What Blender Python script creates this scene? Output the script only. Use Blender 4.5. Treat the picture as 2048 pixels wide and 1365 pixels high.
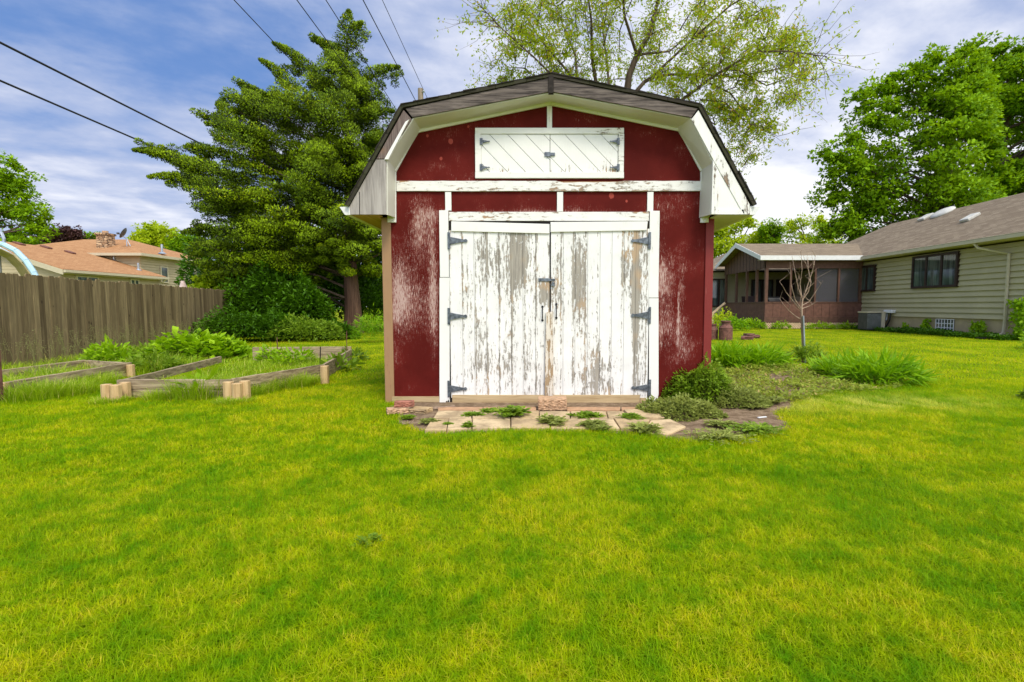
import bpy, math, random
import numpy as np
from mathutils import Vector
R = math.radians
random.seed(4); rng = np.random.default_rng(4)
scn = bpy.context.scene
for o in list(bpy.data.objects): bpy.data.objects.remove(o)

# ------------------------------------------------------------------ camera
F, CX, CY, EYE = 1000.0, 1085.0, 682.5, 1.12
PITCH = math.atan(70.5 / 1000)
cd = bpy.data.cameras.new('camera'); cam = bpy.data.objects.new('camera', cd)
scn.collection.objects.link(cam); scn.camera = cam
cd.sensor_width = 36; cd.lens = 36 * F / 2048
cd.shift_x = -(CX - 1024) / 2048
cd.clip_start = 0.05; cd.clip_end = 1500
cam.location = (0, 0, EYE); cam.rotation_euler = (math.pi / 2 - PITCH, 0, 0)
scn.render.resolution_x = 1024; scn.render.resolution_y = 682

# ------------------------------------------------------------------ light
SUN_EL, SUN_AZ = R(50), R(157)      # azimuth clockwise from +Y (north)
sd = bpy.data.lights.new('sun', 'SUN'); so = bpy.data.objects.new('sun', sd); scn.collection.objects.link(so)
sd.energy = 1.9; sd.angle = R(16); sd.color = (1.0, 0.93, 0.79)
sdir = Vector((math.sin(SUN_AZ) * math.cos(SUN_EL), math.cos(SUN_AZ) * math.cos(SUN_EL), math.sin(SUN_EL)))
so.rotation_euler = sdir.to_track_quat('Z', 'Y').to_euler(); so.location = (0, -3, 12)
scn.view_settings.view_transform = 'Standard'; scn.view_settings.look = 'None'
scn.view_settings.gamma = 1; scn.view_settings.exposure = 0.52
scn.cycles.max_bounces = 6
scn.cycles.transparent_max_bounces = 8

# ------------------------------------------------------------------ node helper
class NT:
    def __init__(s, nt): s.t = nt
    def n(s, typ, ins=None, **props):
        nd = s.t.nodes.new(typ)
        for k, v in props.items(): setattr(nd, k, v)
        for k, v in (ins or {}).items(): s.put(nd.inputs[k], v)
        return nd
    def put(s, sock, v):
        if isinstance(v, bpy.types.NodeSocket): s.t.links.new(v, sock)
        elif isinstance(v, (tuple, list)) and len(v) == 3 and sock.type == 'RGBA': sock.default_value = (*v, 1)
        else: sock.default_value = v
    def m(s, op, a, b=0.0, c=0.0, clamp=False):
        return s.n('ShaderNodeMath', {0: a, 1: b, 2: c}, operation=op, use_clamp=clamp).outputs[0]
    def v(s, op, a, b=(0, 0, 0)):
        return s.n('ShaderNodeVectorMath', {0: a, 1: b}, operation=op).outputs[0]
    def mix(s, f, a, b, bt='MIX'):
        return s.n('ShaderNodeMix', {0: f, 6: a, 7: b}, data_type='RGBA', blend_type=bt).outputs[2]
    def noise(s, vec, sc, det=4, ro=0.55, dist=0.0):
        return s.n('ShaderNodeTexNoise', {'Vector': vec, 'Scale': sc, 'Detail': det, 'Roughness': ro, 'Distortion': dist}).outputs[0]
    def sm(s, x, lo, hi, a=0.0, b=1.0):
        return s.n('ShaderNodeMapRange', {0: x, 1: lo, 2: hi, 3: a, 4: b}, interpolation_type='SMOOTHSTEP').outputs[0]
    def pos(s): return s.n('ShaderNodeNewGeometry').outputs['Position']
    def xyz(s, v):
        o = s.n('ShaderNodeSeparateXYZ', {0: v}).outputs; return o[0], o[1], o[2]
    def vec(s, x, y, z): return s.n('ShaderNodeCombineXYZ', {0: x, 1: y, 2: z}).outputs[0]
    def attr(s, name): return s.n('ShaderNodeAttribute', attribute_name=name).outputs['Fac']
    def bump(s, h, st=0.3, d=0.01): return s.n('ShaderNodeBump', {'Height': h, 'Strength': st, 'Distance': d}).outputs[0]

MATS = {}
def mat(name, fn):
    if name in MATS: return MATS[name]
    m = bpy.data.materials.new(name); m.use_nodes = True
    t = m.node_tree; t.nodes.clear(); g = NT(t)
    out = g.n('ShaderNodeOutputMaterial')
    sh = fn(g)
    t.links.new(sh, out.inputs[0]); MATS[name] = m
    return m
def principled(g, col, rough=0.7, normal=None, metal=0.0, spec=0.3, **k):
    d = {'Base Color': col, 'Roughness': rough, 'Metallic': metal, 'Specular IOR Level': spec}
    if normal is not None: d['Normal'] = normal
    d.update(k)
    return g.n('ShaderNodeBsdfPrincipled', d).outputs[0]

def flat(name, col, rough=0.6, metal=0.0, var=0.18, sc=6.0, spec=0.3):
    def fn(g):
        p = g.pos(); f = g.noise(p, sc, 5, .6)
        c = g.mix(g.sm(f, .3, .75), tuple(x * (1 - var) for x in col), tuple(min(1, x * (1 + var)) for x in col))
        return principled(g, c, rough, g.bump(g.noise(p, sc * 12, 3), .15, .003), metal, spec)
    return mat(name, fn)

def wood(name, c1, c2, axis='z', sc=1.0, rough=.85, knots=0.35):
    def fn(g):
        p = g.pos(); s = {'x': (2.2, 30, 34), 'y': (30, 2.2, 34), 'z': (34, 30, 2.2)}[axis]
        q = g.v('MULTIPLY', p, tuple(a * sc for a in s))
        gr = g.noise(q, 1.0, 6, .7, .6); lo = g.noise(g.v('MULTIPLY', p, tuple(a * .18 for a in s)), 1.0, 3)
        c = g.mix(g.sm(gr, .3, .7), c1, c2)
        c = g.mix(g.sm(lo, .45, .8, 0, knots), c, tuple(x * .35 for x in c1))
        return principled(g, c, rough, g.bump(gr, .5, .004))
    return mat(name, fn)

def peel(name, paint, w1, w2, axis, amount, seed=0.0, fine=1.0, extra=None, dirt=.16):
    """old paint flaking off bare wood; amount moves the threshold"""
    def fn(g):
        p0 = g.pos(); p = g.v('ADD', p0, (seed, seed * .7, seed * 1.3))
        fs = {'x': (7, 30, 34), 'y': (30, 7, 34), 'z': (36, 30, 6)}[axis]
        ws = {'x': (2.5, 60, 90), 'y': (60, 2.5, 90), 'z': (95, 60, 2.5)}[axis]
        fl = g.noise(g.v('MULTIPLY', p, tuple(a * fine for a in fs)), 1.0, 7, .68, .25)
        fl2 = g.noise(p, 22 * fine, 5, .65)
        bl = g.noise(g.v('MULTIPLY', p, tuple(a * .12 for a in fs)), 1.0, 3, .5)
        s = g.m('ADD', g.m('MULTIPLY', fl, .62), g.m('ADD', g.m('MULTIPLY', fl2, .18), g.m('MULTIPLY', bl, .42)))
        if extra: s = g.m('ADD', s, extra(g, p0))
        th = .80 - amount
        bare = g.sm(s, th, th + .018)
        gr = g.noise(g.v('MULTIPLY', p, ws), 1.0, 6, .75, .5)
        wc = g.mix(g.sm(gr, .32, .68), w1, w2)
        tint = g.noise(p, 2.3, 2)
        wc = g.mix(g.sm(tint, .5, .62, 0, .7), wc, (w2[0] * 1.15, w2[1] * .86, w2[2] * .6))
        worn = g.sm(s, th - .10, th, 0, .35)
        pc = g.mix(g.sm(g.noise(p, 5, 5, .6), .35, .8, 0, dirt), paint, tuple(x * .62 for x in paint))
        pc = g.mix(worn, pc, g.mix(.5, pc, w2))
        edge = g.m('MULTIPLY', g.sm(s, th - .012, th), g.m('SUBTRACT', 1.0, g.sm(s, th + .01, th + .03)))
        c = g.mix(bare, pc, wc); c = g.mix(g.m('MULTIPLY', edge, .35), c, tuple(x * .4 for x in w1))
        h = g.m('ADD', g.m('MULTIPLY', g.m('SUBTRACT', 1.0, bare), .8), g.m('MULTIPLY', gr, .5))
        return principled(g, c, g.m('ADD', .55, g.m('MULTIPLY', bare, .35)), g.bump(h, .55, .004))
    return mat(name, fn)

def foliage(name, dark, light, tip=None, trans=.35, rough=.55, scl=.5, cn=0.0):
    def fn(g):
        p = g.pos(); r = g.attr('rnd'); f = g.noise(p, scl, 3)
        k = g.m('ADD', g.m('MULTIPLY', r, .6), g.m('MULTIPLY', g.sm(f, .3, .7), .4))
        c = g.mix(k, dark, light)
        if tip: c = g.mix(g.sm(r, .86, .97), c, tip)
        nm = None
        if cn:
            av = g.n('ShaderNodeAttribute', attribute_name='cn').outputs['Vector']; ge = g.n('ShaderNodeNewGeometry').outputs['Normal']
            nm = g.v('NORMALIZE', g.v('ADD', g.v('MULTIPLY', av, (cn, cn, cn)), g.v('MULTIPLY', ge, (1 - cn,) * 3)))
        a = principled(g, c, rough, nm, spec=.12 if cn else .25)
        tr_ = {'Color': g.mix(.5, c, tuple(min(1, x * 1.35) for x in light))}
        b = g.n('ShaderNodeBsdfTranslucent', tr_).outputs[0]
        return g.n('ShaderNodeMixShader', {0: trans, 1: a, 2: b}).outputs[0]
    return mat(name, fn)

# ------------------------------------------------------------------ world: sky with broken cloud
w = bpy.data.worlds.new('World'); scn.world = w; w.use_nodes = True
w.node_tree.nodes.clear(); g = NT(w.node_tree)
sky = g.n('ShaderNodeTexSky', sky_type='NISHITA', sun_disc=False, sun_elevation=SUN_EL, sun_rotation=SUN_AZ,
          altitude=100, air_density=1.0, dust_density=.6, ozone_density=2.2)
d = g.n('ShaderNodeTexCoord').outputs['Generated']
x, y, z = g.xyz(d)
zz = g.m('ADD', g.m('MAXIMUM', z, 0.0), .16)
u = g.m('DIVIDE', x, zz); v_ = g.m('DIVIDE', y, zz)
# streaks run from upper left to lower right, so the plane is turned before it is stretched
a_ = R(28)
u2 = g.m('ADD', g.m('MULTIPLY', u, math.cos(a_)), g.m('MULTIPLY', v_, math.sin(a_)))
v2 = g.m('SUBTRACT', g.m('MULTIPLY', v_, math.cos(a_)), g.m('MULTIPLY', u, math.sin(a_)))
P1 = g.vec(g.m('MULTIPLY', u2, .75), g.m('MULTIPLY', v2, 1.25), 3.1)
c1 = g.noise(P1, 1.15, 6, .52, .25)
c2 = g.noise(g.vec(u2, g.m('MULTIPLY', v2, 1.6), 7.7), 2.6, 6, .55, .2)
dens = g.m('ADD', g.m('MULTIPLY', c1, .72), g.m('MULTIPLY', c2, .28))
side = g.sm(x, -.85, .35)                       # whiter cloud to the right of the shed
dens = g.m('ADD', dens, g.m('MULTIPLY', g.m('SUBTRACT', side, .42), .19))
low = g.sm(z, .42, .05)                        # a veil towards the horizon
dens = g.m('ADD', dens, g.m('MULTIPLY', low, .10))
dens = g.m('ADD', dens, g.m('MULTIPLY', g.m('SUBTRACT', g.noise(g.vec(u, v_, 2.2), 5.0, 5, .6), .5), .24)); cov = g.sm(dens, .29, .57)
ccol = g.mix(g.sm(dens, .48, .74), (3.9, 4.4, 5.9), (7.7, 7.7, 8.0))
skyc = g.mix(.75, sky.outputs[0], (1.0, 2.0, 4.7))
colr = g.mix(g.m('MULTIPLY', cov, .93), skyc, ccol)
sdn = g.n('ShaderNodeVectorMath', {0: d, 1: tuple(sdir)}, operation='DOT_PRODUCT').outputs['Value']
sky_fill = g.m('ADD', 1.0, g.m('MULTIPLY', g.sm(sdn, .05, .95), 1.0))      # added fill light: unseen sky around the sun made brighter
colr = g.n('ShaderNodeVectorMath', {0: colr, 3: sky_fill}, operation='SCALE').outputs[0]
below = g.sm(z, -.02, -.08)
colr = g.mix(below, colr, (1.6, 2.2, .9))
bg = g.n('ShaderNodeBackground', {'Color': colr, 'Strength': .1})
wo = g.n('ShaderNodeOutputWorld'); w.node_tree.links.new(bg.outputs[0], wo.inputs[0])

# ------------------------------------------------------------------ pixel rays -> places on real planes
cp, sp = math.cos(PITCH), math.sin(PITCH)
def ray(px, py):
    dx, dy = (px - CX) / F, (CY - py) / F
    return (dx, dy * sp + cp, dy * cp - sp)
def PY(px, py, Y):
    r = ray(px, py); t = Y / r[1]; return (r[0] * t, Y, EYE + r[2] * t)
def PX(px, py, X):
    r = ray(px, py); t = X / r[0]; return (X, r[1] * t, EYE + r[2] * t)
def PG(px, py, z=0.0):
    r = ray(px, py); t = (z - EYE) / r[2]; return (r[0] * t, r[1] * t, z)
def PP(px, py, p0, n):
    r = Vector(ray(px, py)); o = Vector((0, 0, EYE)); n = Vector(n)
    t = (Vector(p0) - o).dot(n) / r.dot(n); return tuple(o + r * t)

# ------------------------------------------------------------------ mesh helpers
COL = scn.collection
def wloc(o):
    v = Vector((0, 0, 0))
    while o is not None: v += Vector(o.location); o = o.parent
    return v
class MB:
    def __init__(s): s.v = []; s.f = []
    def add(s, vs, fs):
        b = len(s.v); s.v += [tuple(q) for q in vs]; s.f += [tuple(i + b for i in f) for f in fs]; return s
    def box(s, x0, x1, y0, y1, z0, z1):
        x0, x1 = sorted((x0, x1)); y0, y1 = sorted((y0, y1)); z0, z1 = sorted((z0, z1))
        return s.add([(x0, y0, z0), (x1, y0, z0), (x1, y1, z0), (x0, y1, z0), (x0, y0, z1), (x1, y0, z1), (x1, y1, z1), (x0, y1, z1)],
                     [(0, 3, 2, 1), (4, 5, 6, 7), (0, 1, 5, 4), (1, 2, 6, 5), (2, 3, 7, 6), (3, 0, 4, 7)])
    def prism(s, poly, y0, y1):            # poly in (x,z), extruded along y
        n = len(poly); A = sum(poly[i][0] * poly[(i + 1) % n][1] - poly[(i + 1) % n][0] * poly[i][1] for i in range(n))
        if A < 0: poly = poly[::-1]
        vs = [(x, y0, z) for x, z in poly] + [(x, y1, z) for x, z in poly]
        fs = [tuple(range(n)), tuple(range(2 * n - 1, n - 1, -1))]
        fs += [(i, i + n, (i + 1) % n + n, (i + 1) % n) for i in range(n)]
        return s.add(vs, fs)
    def slab(s, poly, z0, z1):             # poly in (x,y), extruded up
        n = len(poly); A = sum(poly[i][0] * poly[(i + 1) % n][1] - poly[(i + 1) % n][0] * poly[i][1] for i in range(n))
        if A < 0: poly = poly[::-1]
        vs = [(x, y, z0) for x, y in poly] + [(x, y, z1) for x, y in poly]
        fs = [tuple(range(n - 1, -1, -1)), tuple(range(n, 2 * n))]
        fs += [(i, (i + 1) % n, (i + 1) % n + n, i + n) for i in range(n)]
        return s.add(vs, fs)
    def sheet(s, quad, th):                # a quad (four 3-D points) given a thickness against its normal
        q = [Vector(p) for p in quad]; n = (q[1] - q[0]).cross(q[3] - q[0]).normalized() * th
        k = len(q); vs = q + [p - n for p in q]
        fs = [tuple(range(k)), tuple(range(2 * k - 1, k - 1, -1))] + [(i, i + k, (i + 1) % k + k, (i + 1) % k) for i in range(k)]
        return s.add(vs, fs)
    def beam(s, a, b, wx, wz, up=(0, 0, 1)):
        a, b = Vector(a), Vector(b); d = (b - a).normalized(); upv = Vector(up)
        if abs(d.dot(upv)) > .95: upv = Vector((0, 1, 0))
        r = d.cross(upv).normalized() * wx / 2; q = r.cross(d).normalized() * wz / 2
        vs = [a - r - q, a + r - q, a + r + q, a - r + q, b - r - q, b + r - q, b + r + q, b - r + q]
        return s.add(vs, [(0, 3, 2, 1), (4, 5, 6, 7), (0, 1, 5, 4), (1, 2, 6, 5), (2, 3, 7, 6), (3, 0, 4, 7)][::1])
    def tube(s, pts, rad, k=8, cap=True):
        pts = [Vector(p) for p in pts]; n = len(pts)
        if not isinstance(rad, (list, tuple)): rad = [rad] * n
        rings = []; prev = None
        for i in range(n):
            d = (pts[min(i + 1, n - 1)] - pts[max(i - 1, 0)]).normalized()
            if prev is None: r = d.orthogonal().normalized()
            else:
                r = prev - d * prev.dot(d); r = r.normalized() if r.length > 1e-6 else d.orthogonal().normalized()
            prev = r; q = d.cross(r)
            rings.append([pts[i] + (r * math.cos(2 * math.pi * j / k) + q * math.sin(2 * math.pi * j / k)) * rad[i] for j in range(k)])
        vs = [p for rr in rings for p in rr]
        fs = [(i * k + j, i * k + (j + 1) % k, (i + 1) * k + (j + 1) % k, (i + 1) * k + j) for i in range(n - 1) for j in range(k)]
        if cap: fs += [tuple(range(k - 1, -1, -1)), tuple(range((n - 1) * k, n * k))]
        return s.add(vs, fs)
    def lathe(s, c, prof, k=20):           # prof: (radius, z) pairs
        n = len(prof); vs = [(c[0] + r * math.cos(2 * math.pi * j / k), c[1] + r * math.sin(2 * math.pi * j / k), c[2] + zz) for r, zz in prof for j in range(k)]
        fs = [(i * k + j, i * k + (j + 1) % k, (i + 1) * k + (j + 1) % k, (i + 1) * k + j) for i in range(n - 1) for j in range(k)]
        fs += [tuple(range(k - 1, -1, -1)), tuple(range((n - 1) * k, n * k))]
        return s.add(vs, fs)
    def build(s, name, m, parent=None, bevel=0, uv=False, smooth=False, sub=0):
        me = bpy.data.meshes.new(name)
        off = wloc(parent) if parent is not None else Vector((0, 0, 0))
        me.from_pydata([tuple(Vector(p) - off) for p in s.v], [], s.f); me.update()
        if uv:
            L = me.uv_layers.new(name='UVMap')
            for p in me.polygons:
                nn = p.normal; h = Vector((0, 0, 1)).cross(nn); h = h.normalized() if h.length > 1e-4 else Vector((1, 0, 0)); up = nn.cross(h)
                for li in p.loop_indices:
                    c = Vector(s.v[me.loops[li].vertex_index]); L.data[li].uv = (c.dot(h), c.dot(up))
        if smooth:
            for p in me.polygons: p.use_smooth = True
        me.materials.append(m)
        o = bpy.data.objects.new(name, me); COL.objects.link(o)
        if parent is not None: o.parent = parent
        if bevel:
            b = o.modifiers.new('bevel', 'BEVEL'); b.width = bevel; b.segments = 2; b.limit_method = 'ANGLE'
        return o
def tag(o, label=None, cat=None, group=None, kind=None):
    if label: o['label'] = label
    if cat: o['category'] = cat
    if group: o['group'] = group
    if kind: o['kind'] = kind
    return o
def empty(name, loc, label, cat, group=None):
    o = bpy.data.objects.new(name, None); COL.objects.link(o); o.location = loc; o.empty_display_size = .2
    return tag(o, label, cat, group)
def np_mesh(name, V, Fq, rnd, m, parent=None, cn=None):
    me = bpy.data.meshes.new(name); V = np.asarray(V, np.float32)
    if parent is not None: V = V - np.array(wloc(parent), np.float32)
    Fq = np.asarray(Fq, np.int32); k = Fq.shape[1]
    me.vertices.add(len(V)); me.vertices.foreach_set('co', V.ravel())
    me.loops.add(Fq.size); me.loops.foreach_set('vertex_index', Fq.ravel())
    me.polygons.add(len(Fq)); me.polygons.foreach_set('loop_start', np.arange(0, Fq.size, k, dtype=np.int32))
    me.update(calc_edges=True)
    if rnd is not None:
        a = me.attributes.new('rnd', 'FLOAT', 'POINT'); a.data.foreach_set('value', np.asarray(rnd, np.float32))
    if cn is not None:
        a = me.attributes.new('cn', 'FLOAT_VECTOR', 'POINT'); a.data.foreach_set('vector', np.asarray(cn, np.float32).ravel())
    me.materials.append(m)
    o = bpy.data.objects.new(name, me); COL.objects.link(o)
    if parent is not None: o.parent = parent
    return o

# blades: arched strips (grass, strap leaves)
def blades(base, ang, h, wid, lean, segs=3, tipw=.12):
    n = len(base); lv = segs + 1; V = np.zeros((n, lv, 2, 3), np.float32)
    dx, dy = np.cos(ang), np.sin(ang); sx, sy = -dy, dx
    for i in range(lv):
        t = i / segs; out = lean * t * t; up = h * t * (1 - .35 * np.minimum(1.2, lean / np.maximum(h, 1e-4)) * t)
        ww = wid * (1 - t) ** .6 * .5 if i < segs else wid * tipw * .5
        if i == 0: ww = wid * .4
        for s_, sg in enumerate((-1, 1)):
            V[:, i, s_, 0] = base[:, 0] + dx * out + sx * ww * sg
            V[:, i, s_, 1] = base[:, 1] + dy * out + sy * ww * sg
            V[:, i, s_, 2] = base[:, 2] + up
    idx = np.arange(n)[:, None] * (lv * 2)
    Fs = [idx + np.array([[2 * i, 2 * i + 1, 2 * i + 3, 2 * i + 2]]) for i in range(segs)]
    return V.reshape(-1, 3), np.concatenate(Fs), lv * 2
# leaves: pointed diamonds, folded or flat, given points, axis directions
def leaves(P, D, L, W, up=None, twist=True):
    n = len(P); D = D / (np.linalg.norm(D, axis=1, keepdims=True) + 1e-9)
    A = rng.normal(size=(n, 3)) if up is None else up + rng.normal(size=(n, 3)) * .35
    S = np.cross(D, A); S /= (np.linalg.norm(S, axis=1, keepdims=True) + 1e-9)
    L = np.broadcast_to(L, (n,))[:, None]; W = np.broadcast_to(W, (n,))[:, None]
    V = np.stack([P, P + D * L * .45 + S * W * .5, P + D * L, P + D * L * .45 - S * W * .5], 1)
    Fq = np.arange(n)[:, None] * 4 + np.arange(4)[None]
    return V.reshape(-1, 3), Fq, 4
def catm(parts):
    V, Fq, Rn = [], [], []; b = 0
    for v, f, r in parts:
        V.append(v); Fq.append(f + b); Rn.append(r); b += len(v)
    return np.concatenate(V), np.concatenate(Fq), np.concatenate(Rn)
def rep(k, n, a=None):
    r = rng.random(n) if a is None else a
    return np.repeat(r, k)
def inpoly(pts, poly):
    x, y = pts[:, 0], pts[:, 1]; ins = np.zeros(len(pts), bool); n = len(poly); j = n - 1
    for i in range(n):
        xi, yi = poly[i]; xj, yj = poly[j]
        c = ((yi > y) != (yj > y)) & (x < (xj - xi) * (y - yi) / (yj - yi + 1e-12) + xi); ins ^= c; j = i
    return ins
def edgedist(pts, poly):
    dm = np.full(len(pts), 1e9); n = len(poly)
    for i in range(n):
        a = np.array(poly[i], float); b = np.array(poly[(i + 1) % n], float); ab = b - a
        t = np.clip(((pts - a) @ ab) / (ab @ ab), 0, 1); dm = np.minimum(dm, np.linalg.norm(pts - (a + t[:, None] * ab), axis=1))
    return dm
def vnoise(x, y, s, seed=0):             # cheap smooth value noise
    x = np.asarray(x) * s + seed * 17.3; y = np.asarray(y) * s + seed * 5.1
    def hsh(i, j): h = np.sin(i * 127.1 + j * 311.7 + seed) * 43758.5453; return h - np.floor(h)
    i, j = np.floor(x), np.floor(y); f, e = x - i, y - j; f = f * f * (3 - 2 * f); e = e * e * (3 - 2 * e)
    return (hsh(i, j) * (1 - f) + hsh(i + 1, j) * f) * (1 - e) + (hsh(i, j + 1) * (1 - f) + hsh(i + 1, j + 1) * f) * e

# ------------------------------------------------------------------ materials
WHITE = (.80, .79, .74)
M = {}
M['white_new'] = peel('white_trim', WHITE, (.20, .16, .12), (.34, .28, .21), 'z', .02, 3.1)
M['white_trim_x'] = peel('white_trim_across', WHITE, (.20, .15, .10), (.36, .28, .20), 'x', .085, 6.4)
M['white_header'] = peel('white_header_across', WHITE, (.22, .17, .12), (.40, .31, .23), 'x', .13, 9.2)
M['soffit'] = flat('soffit_paint', (.66, .65, .56), .6, var=.05, sc=3)
M['fascia_right'] = peel('white_fascia_right', WHITE, (.13, .10, .08), (.30, .24, .18), 'z', .13, 12.5, .7)
M['grey_fascia'] = wood('grey_fascia_board', (.025, .019, .017), (.21, .17, .145), 'x', 1.2)
M['bare_fascia'] = peel('worn_brown_fascia', (.42, .37, .34), (.07, .045, .04), (.22, .17, .15), 'z', .26, 1.5)
M['grey_ply'] = wood('grey_plywood', (.22, .195, .175), (.44, .40, .36), 'z', .7)
M['new_wood'] = wood('yellow_soffit_wood', (.42, .25, .08), (.60, .40, .15), 'y', .8)
M['tan_wood'] = wood('tan_base_board', (.36, .25, .12), (.58, .44, .25), 'x', .8, knots=.5)
M['post_wood'] = peel('corner_post', (.34, .20, .10), (.17, .03, .025), (.30, .11, .08), 'z', .05, 4.4, .7)
M['red_post'] = peel('red_corner_post', (.20, .022, .018), (.24, .13, .10), (.42, .26, .20), 'z', .05, 8.8)
M['batten'] = peel('weathered_batten', (.72, .66, .56), (.26, .17, .09), (.47, .34, .20), 'z', .18, 2.2)
M['iron'] = flat('weathered_iron', (.15, .17, .19), .45, .6, .45, 30)
M['shingle_edge'] = flat('shingle_edge', (.030, .024, .020), .95, var=.4, sc=20)
M['gutter_white'] = flat('white_gutter', (.74, .74, .72), .4, var=.06)

def door_extra(lo, hi):
    def ex(g, p):
        x, y, z = g.xyz(p)
        # each plank weathers by its own amount; the bottom and a few planks are worst
        fi = g.m('MULTIPLY', g.m('ADD', x, 1.047), 1 / .1397); idx = g.m('FLOOR', fi); fe = g.m('ABSOLUTE', g.m('SUBTRACT', g.m('FRACT', fi), .5))
        wn = g.n('ShaderNodeTexWhiteNoise', {'W': idx}, noise_dimensions='1D').outputs[0]
        k = g.m('ADD', g.m('MULTIPLY', g.sm(wn, .3, 1.0), .06), g.m('MULTIPLY', g.sm(fe, .36, .49), .075))
        def spot(cx, cz, sx, sz, a):
            e = g.m('ADD', g.m('POWER', g.m('DIVIDE', g.m('SUBTRACT', x, cx), sx), 2.0), g.m('POWER', g.m('DIVIDE', g.m('SUBTRACT', z, cz), sz), 2.0))
            return g.m('MULTIPLY', g.m('EXPONENT', g.m('MULTIPLY', e, -1.0)), a)
        for s_ in ((-.42, 1.55, .13, .50, .17), (-.25, 1.62, .09, .3, .15), (-.62, 1.65, .12, .3, .10), (.42, 1.55, .10, .45, .12), (1.06, 1.25, .045, .7, .28),
                   (.93, 1.45, .05, .5, .12), (.60, .35, .12, .35, .14), (-.42, .4, .08, .7, .12), (-.85, 1.2, .07, .8, .09), (.03, 1.28, .07, .16, .22), (-.60, .45, .3, .18, .06), (.3, .3, .3, .2, .05)):
            k = g.m('ADD', k, spot(*s_))
        return k
    return ex
M['door'] = peel('peeling_white_planks', (.82, .81, .77), (.22, .20, .17), (.44, .40, .33), 'z', .066, 0.0, 1.35, door_extra(0, 1), .32)
M['hatch'] = peel('hatch_white_planks', (.82, .81, .77), (.24, .2, .15), (.42, .33, .24), 'z', .012, 5.0, 1.2,
                  lambda g, p: g.m('MULTIPLY', g.sm(g.xyz(p)[2], 2.80, 2.60), .10))

def red_siding(g):
    p = g.pos(); x, y, z = g.xyz(p)
    fine = g.noise(g.v('MULTIPLY', p, (95, 60, 14)), 1, 6, .75); hz = g.noise(g.v('MULTIPLY', p, (14, 40, 90)), 1, 5, .7)
    med = g.noise(g.v('MULTIPLY', p, (17, 12, 8)), 1, 7, .78, .5); big = g.noise(p, 1.7, 4, .6)
    def spot(cx, cz, sx, sz, a):
        e = g.m('ADD', g.m('POWER', g.m('DIVIDE', g.m('SUBTRACT', x, cx), sx), 2.0), g.m('POWER', g.m('DIVIDE', g.m('SUBTRACT', z, cz), sz), 2.0))
        return g.m('MULTIPLY', g.m('EXPONENT', g.m('MULTIPLY', e, -1.0)), a)
    gr_ = g.noise(p, 85, 4, .7); s = g.m('ADD', g.m('MULTIPLY', med, .36), g.m('ADD', g.m('MULTIPLY', fine, .34), g.m('MULTIPLY', gr_, .30)))
    k = 0.0
    for s_ in ((-1.48, 1.15, .36, .42, .155), (-1.65, 1.35, .12, .5, .14), (-1.25, 1.3, .05, .9, .15), (-1.4, 2.0, .12, .35, .12), (1.45, 1.0, .07, .7, .12), (1.62, .7, .10, .3, .11), (1.60, 1.3, .04, .3, .11), (1.56, 1.0, .015, .35, .16), (1.36, .75, .03, .2, .12),
               (1.36, 1.4, .05, .6, .13), (-.6, 2.46, .5, .06, .15), (.1, 2.14, 1.0, .08, .17), (-1.4, 1.9, .2, .3, .06), (.9, 2.45, .6, .06, .06)):
        k = g.m('ADD', k, spot(*s_)) if not isinstance(k, float) else spot(*s_)
    k = g.m('ADD', g.m('ADD', k, .025), g.sm(big, .42, .7, 0, .10)); s = g.m('ADD', s, k)
    chalk = g.sm(s, .60, .74, 0, .5)
    speck = g.m('MULTIPLY', g.sm(g.m('ADD', fine, k), .70, .78), .8)
    red = g.mix(g.sm(big, .3, .7), (.082, .0055, .0035), (.125, .010, .007))
    red = g.mix(g.sm(hz, .55, .8, 0, .25), red, (.20, .035, .026))
    wob = g.m('MULTIPLY', g.m('SUBTRACT', g.noise(p, 40, 3), .5), 1.2)
    for cx_, cz_, rr_ in ((-1.03, 2.96, .028), (-1.14, 2.77, .018), (-1.29, 3.02, .016), (-.83, 3.12, .014), (.78, 2.36, .03), (.95, 2.30, .014)):
        e = g.m('ADD', g.m('ADD', g.m('POWER', g.m('DIVIDE', g.m('SUBTRACT', x, cx_), rr_), 2.0), g.m('POWER', g.m('DIVIDE', g.m('SUBTRACT', z, cz_), rr_ * 1.2), 2.0)), wob)
        red = g.mix(g.sm(e, 1.1, .6, 0, .8), red, (.38, .07, .05))
    c = g.mix(chalk, red, (.36, .16, .13)); c = g.mix(speck, c, (.52, .38, .33))
    return principled(g, c, .75, g.bump(g.m('ADD', g.m('MULTIPLY', fine, .6), g.m('MULTIPLY', hz, .4)), .35, .003), spec=.12)
M['red'] = mat('faded_red_siding', red_siding)

def shingles(name, ca, cb, cc):
    def fn(g):
        uv = g.n('ShaderNodeTexCoord').outputs['UV']
        b = g.n('ShaderNodeTexBrick', {'Vector': uv, 'Scale': 1.0, 'Brick Width': .33, 'Row Height': .14, 'Mortar Size': .006, 'Mortar Smooth': .2,
                                       'Color1': ca, 'Color2': cb, 'Mortar': tuple(x * .45 for x in ca), 'Bias': 0.0}, offset=.5)
        f = g.noise(uv, 3.5, 5, .7); ff = g.noise(uv, 60, 3, .7)
        c = g.mix(g.sm(f, .35, .75, 0, .6), b.outputs[0], cc)
        c = g.mix(g.sm(ff, .4, .7, 0, .4), c, tuple(x * .5 for x in ca))
        return principled(g, c, .95, g.bump(g.m('ADD', b.outputs[1], ff), -.4, .01), spec=.1)
    return mat(name, fn)
M['roof_orange'] = shingles('orange_brown_shingles', (.36, .185, .085), (.48, .27, .13), (.42, .22, .10))
M['roof_brown'] = shingles('grey_brown_shingles', (.19, .145, .10), (.30, .24, .165), (.23, .18, .12))
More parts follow.
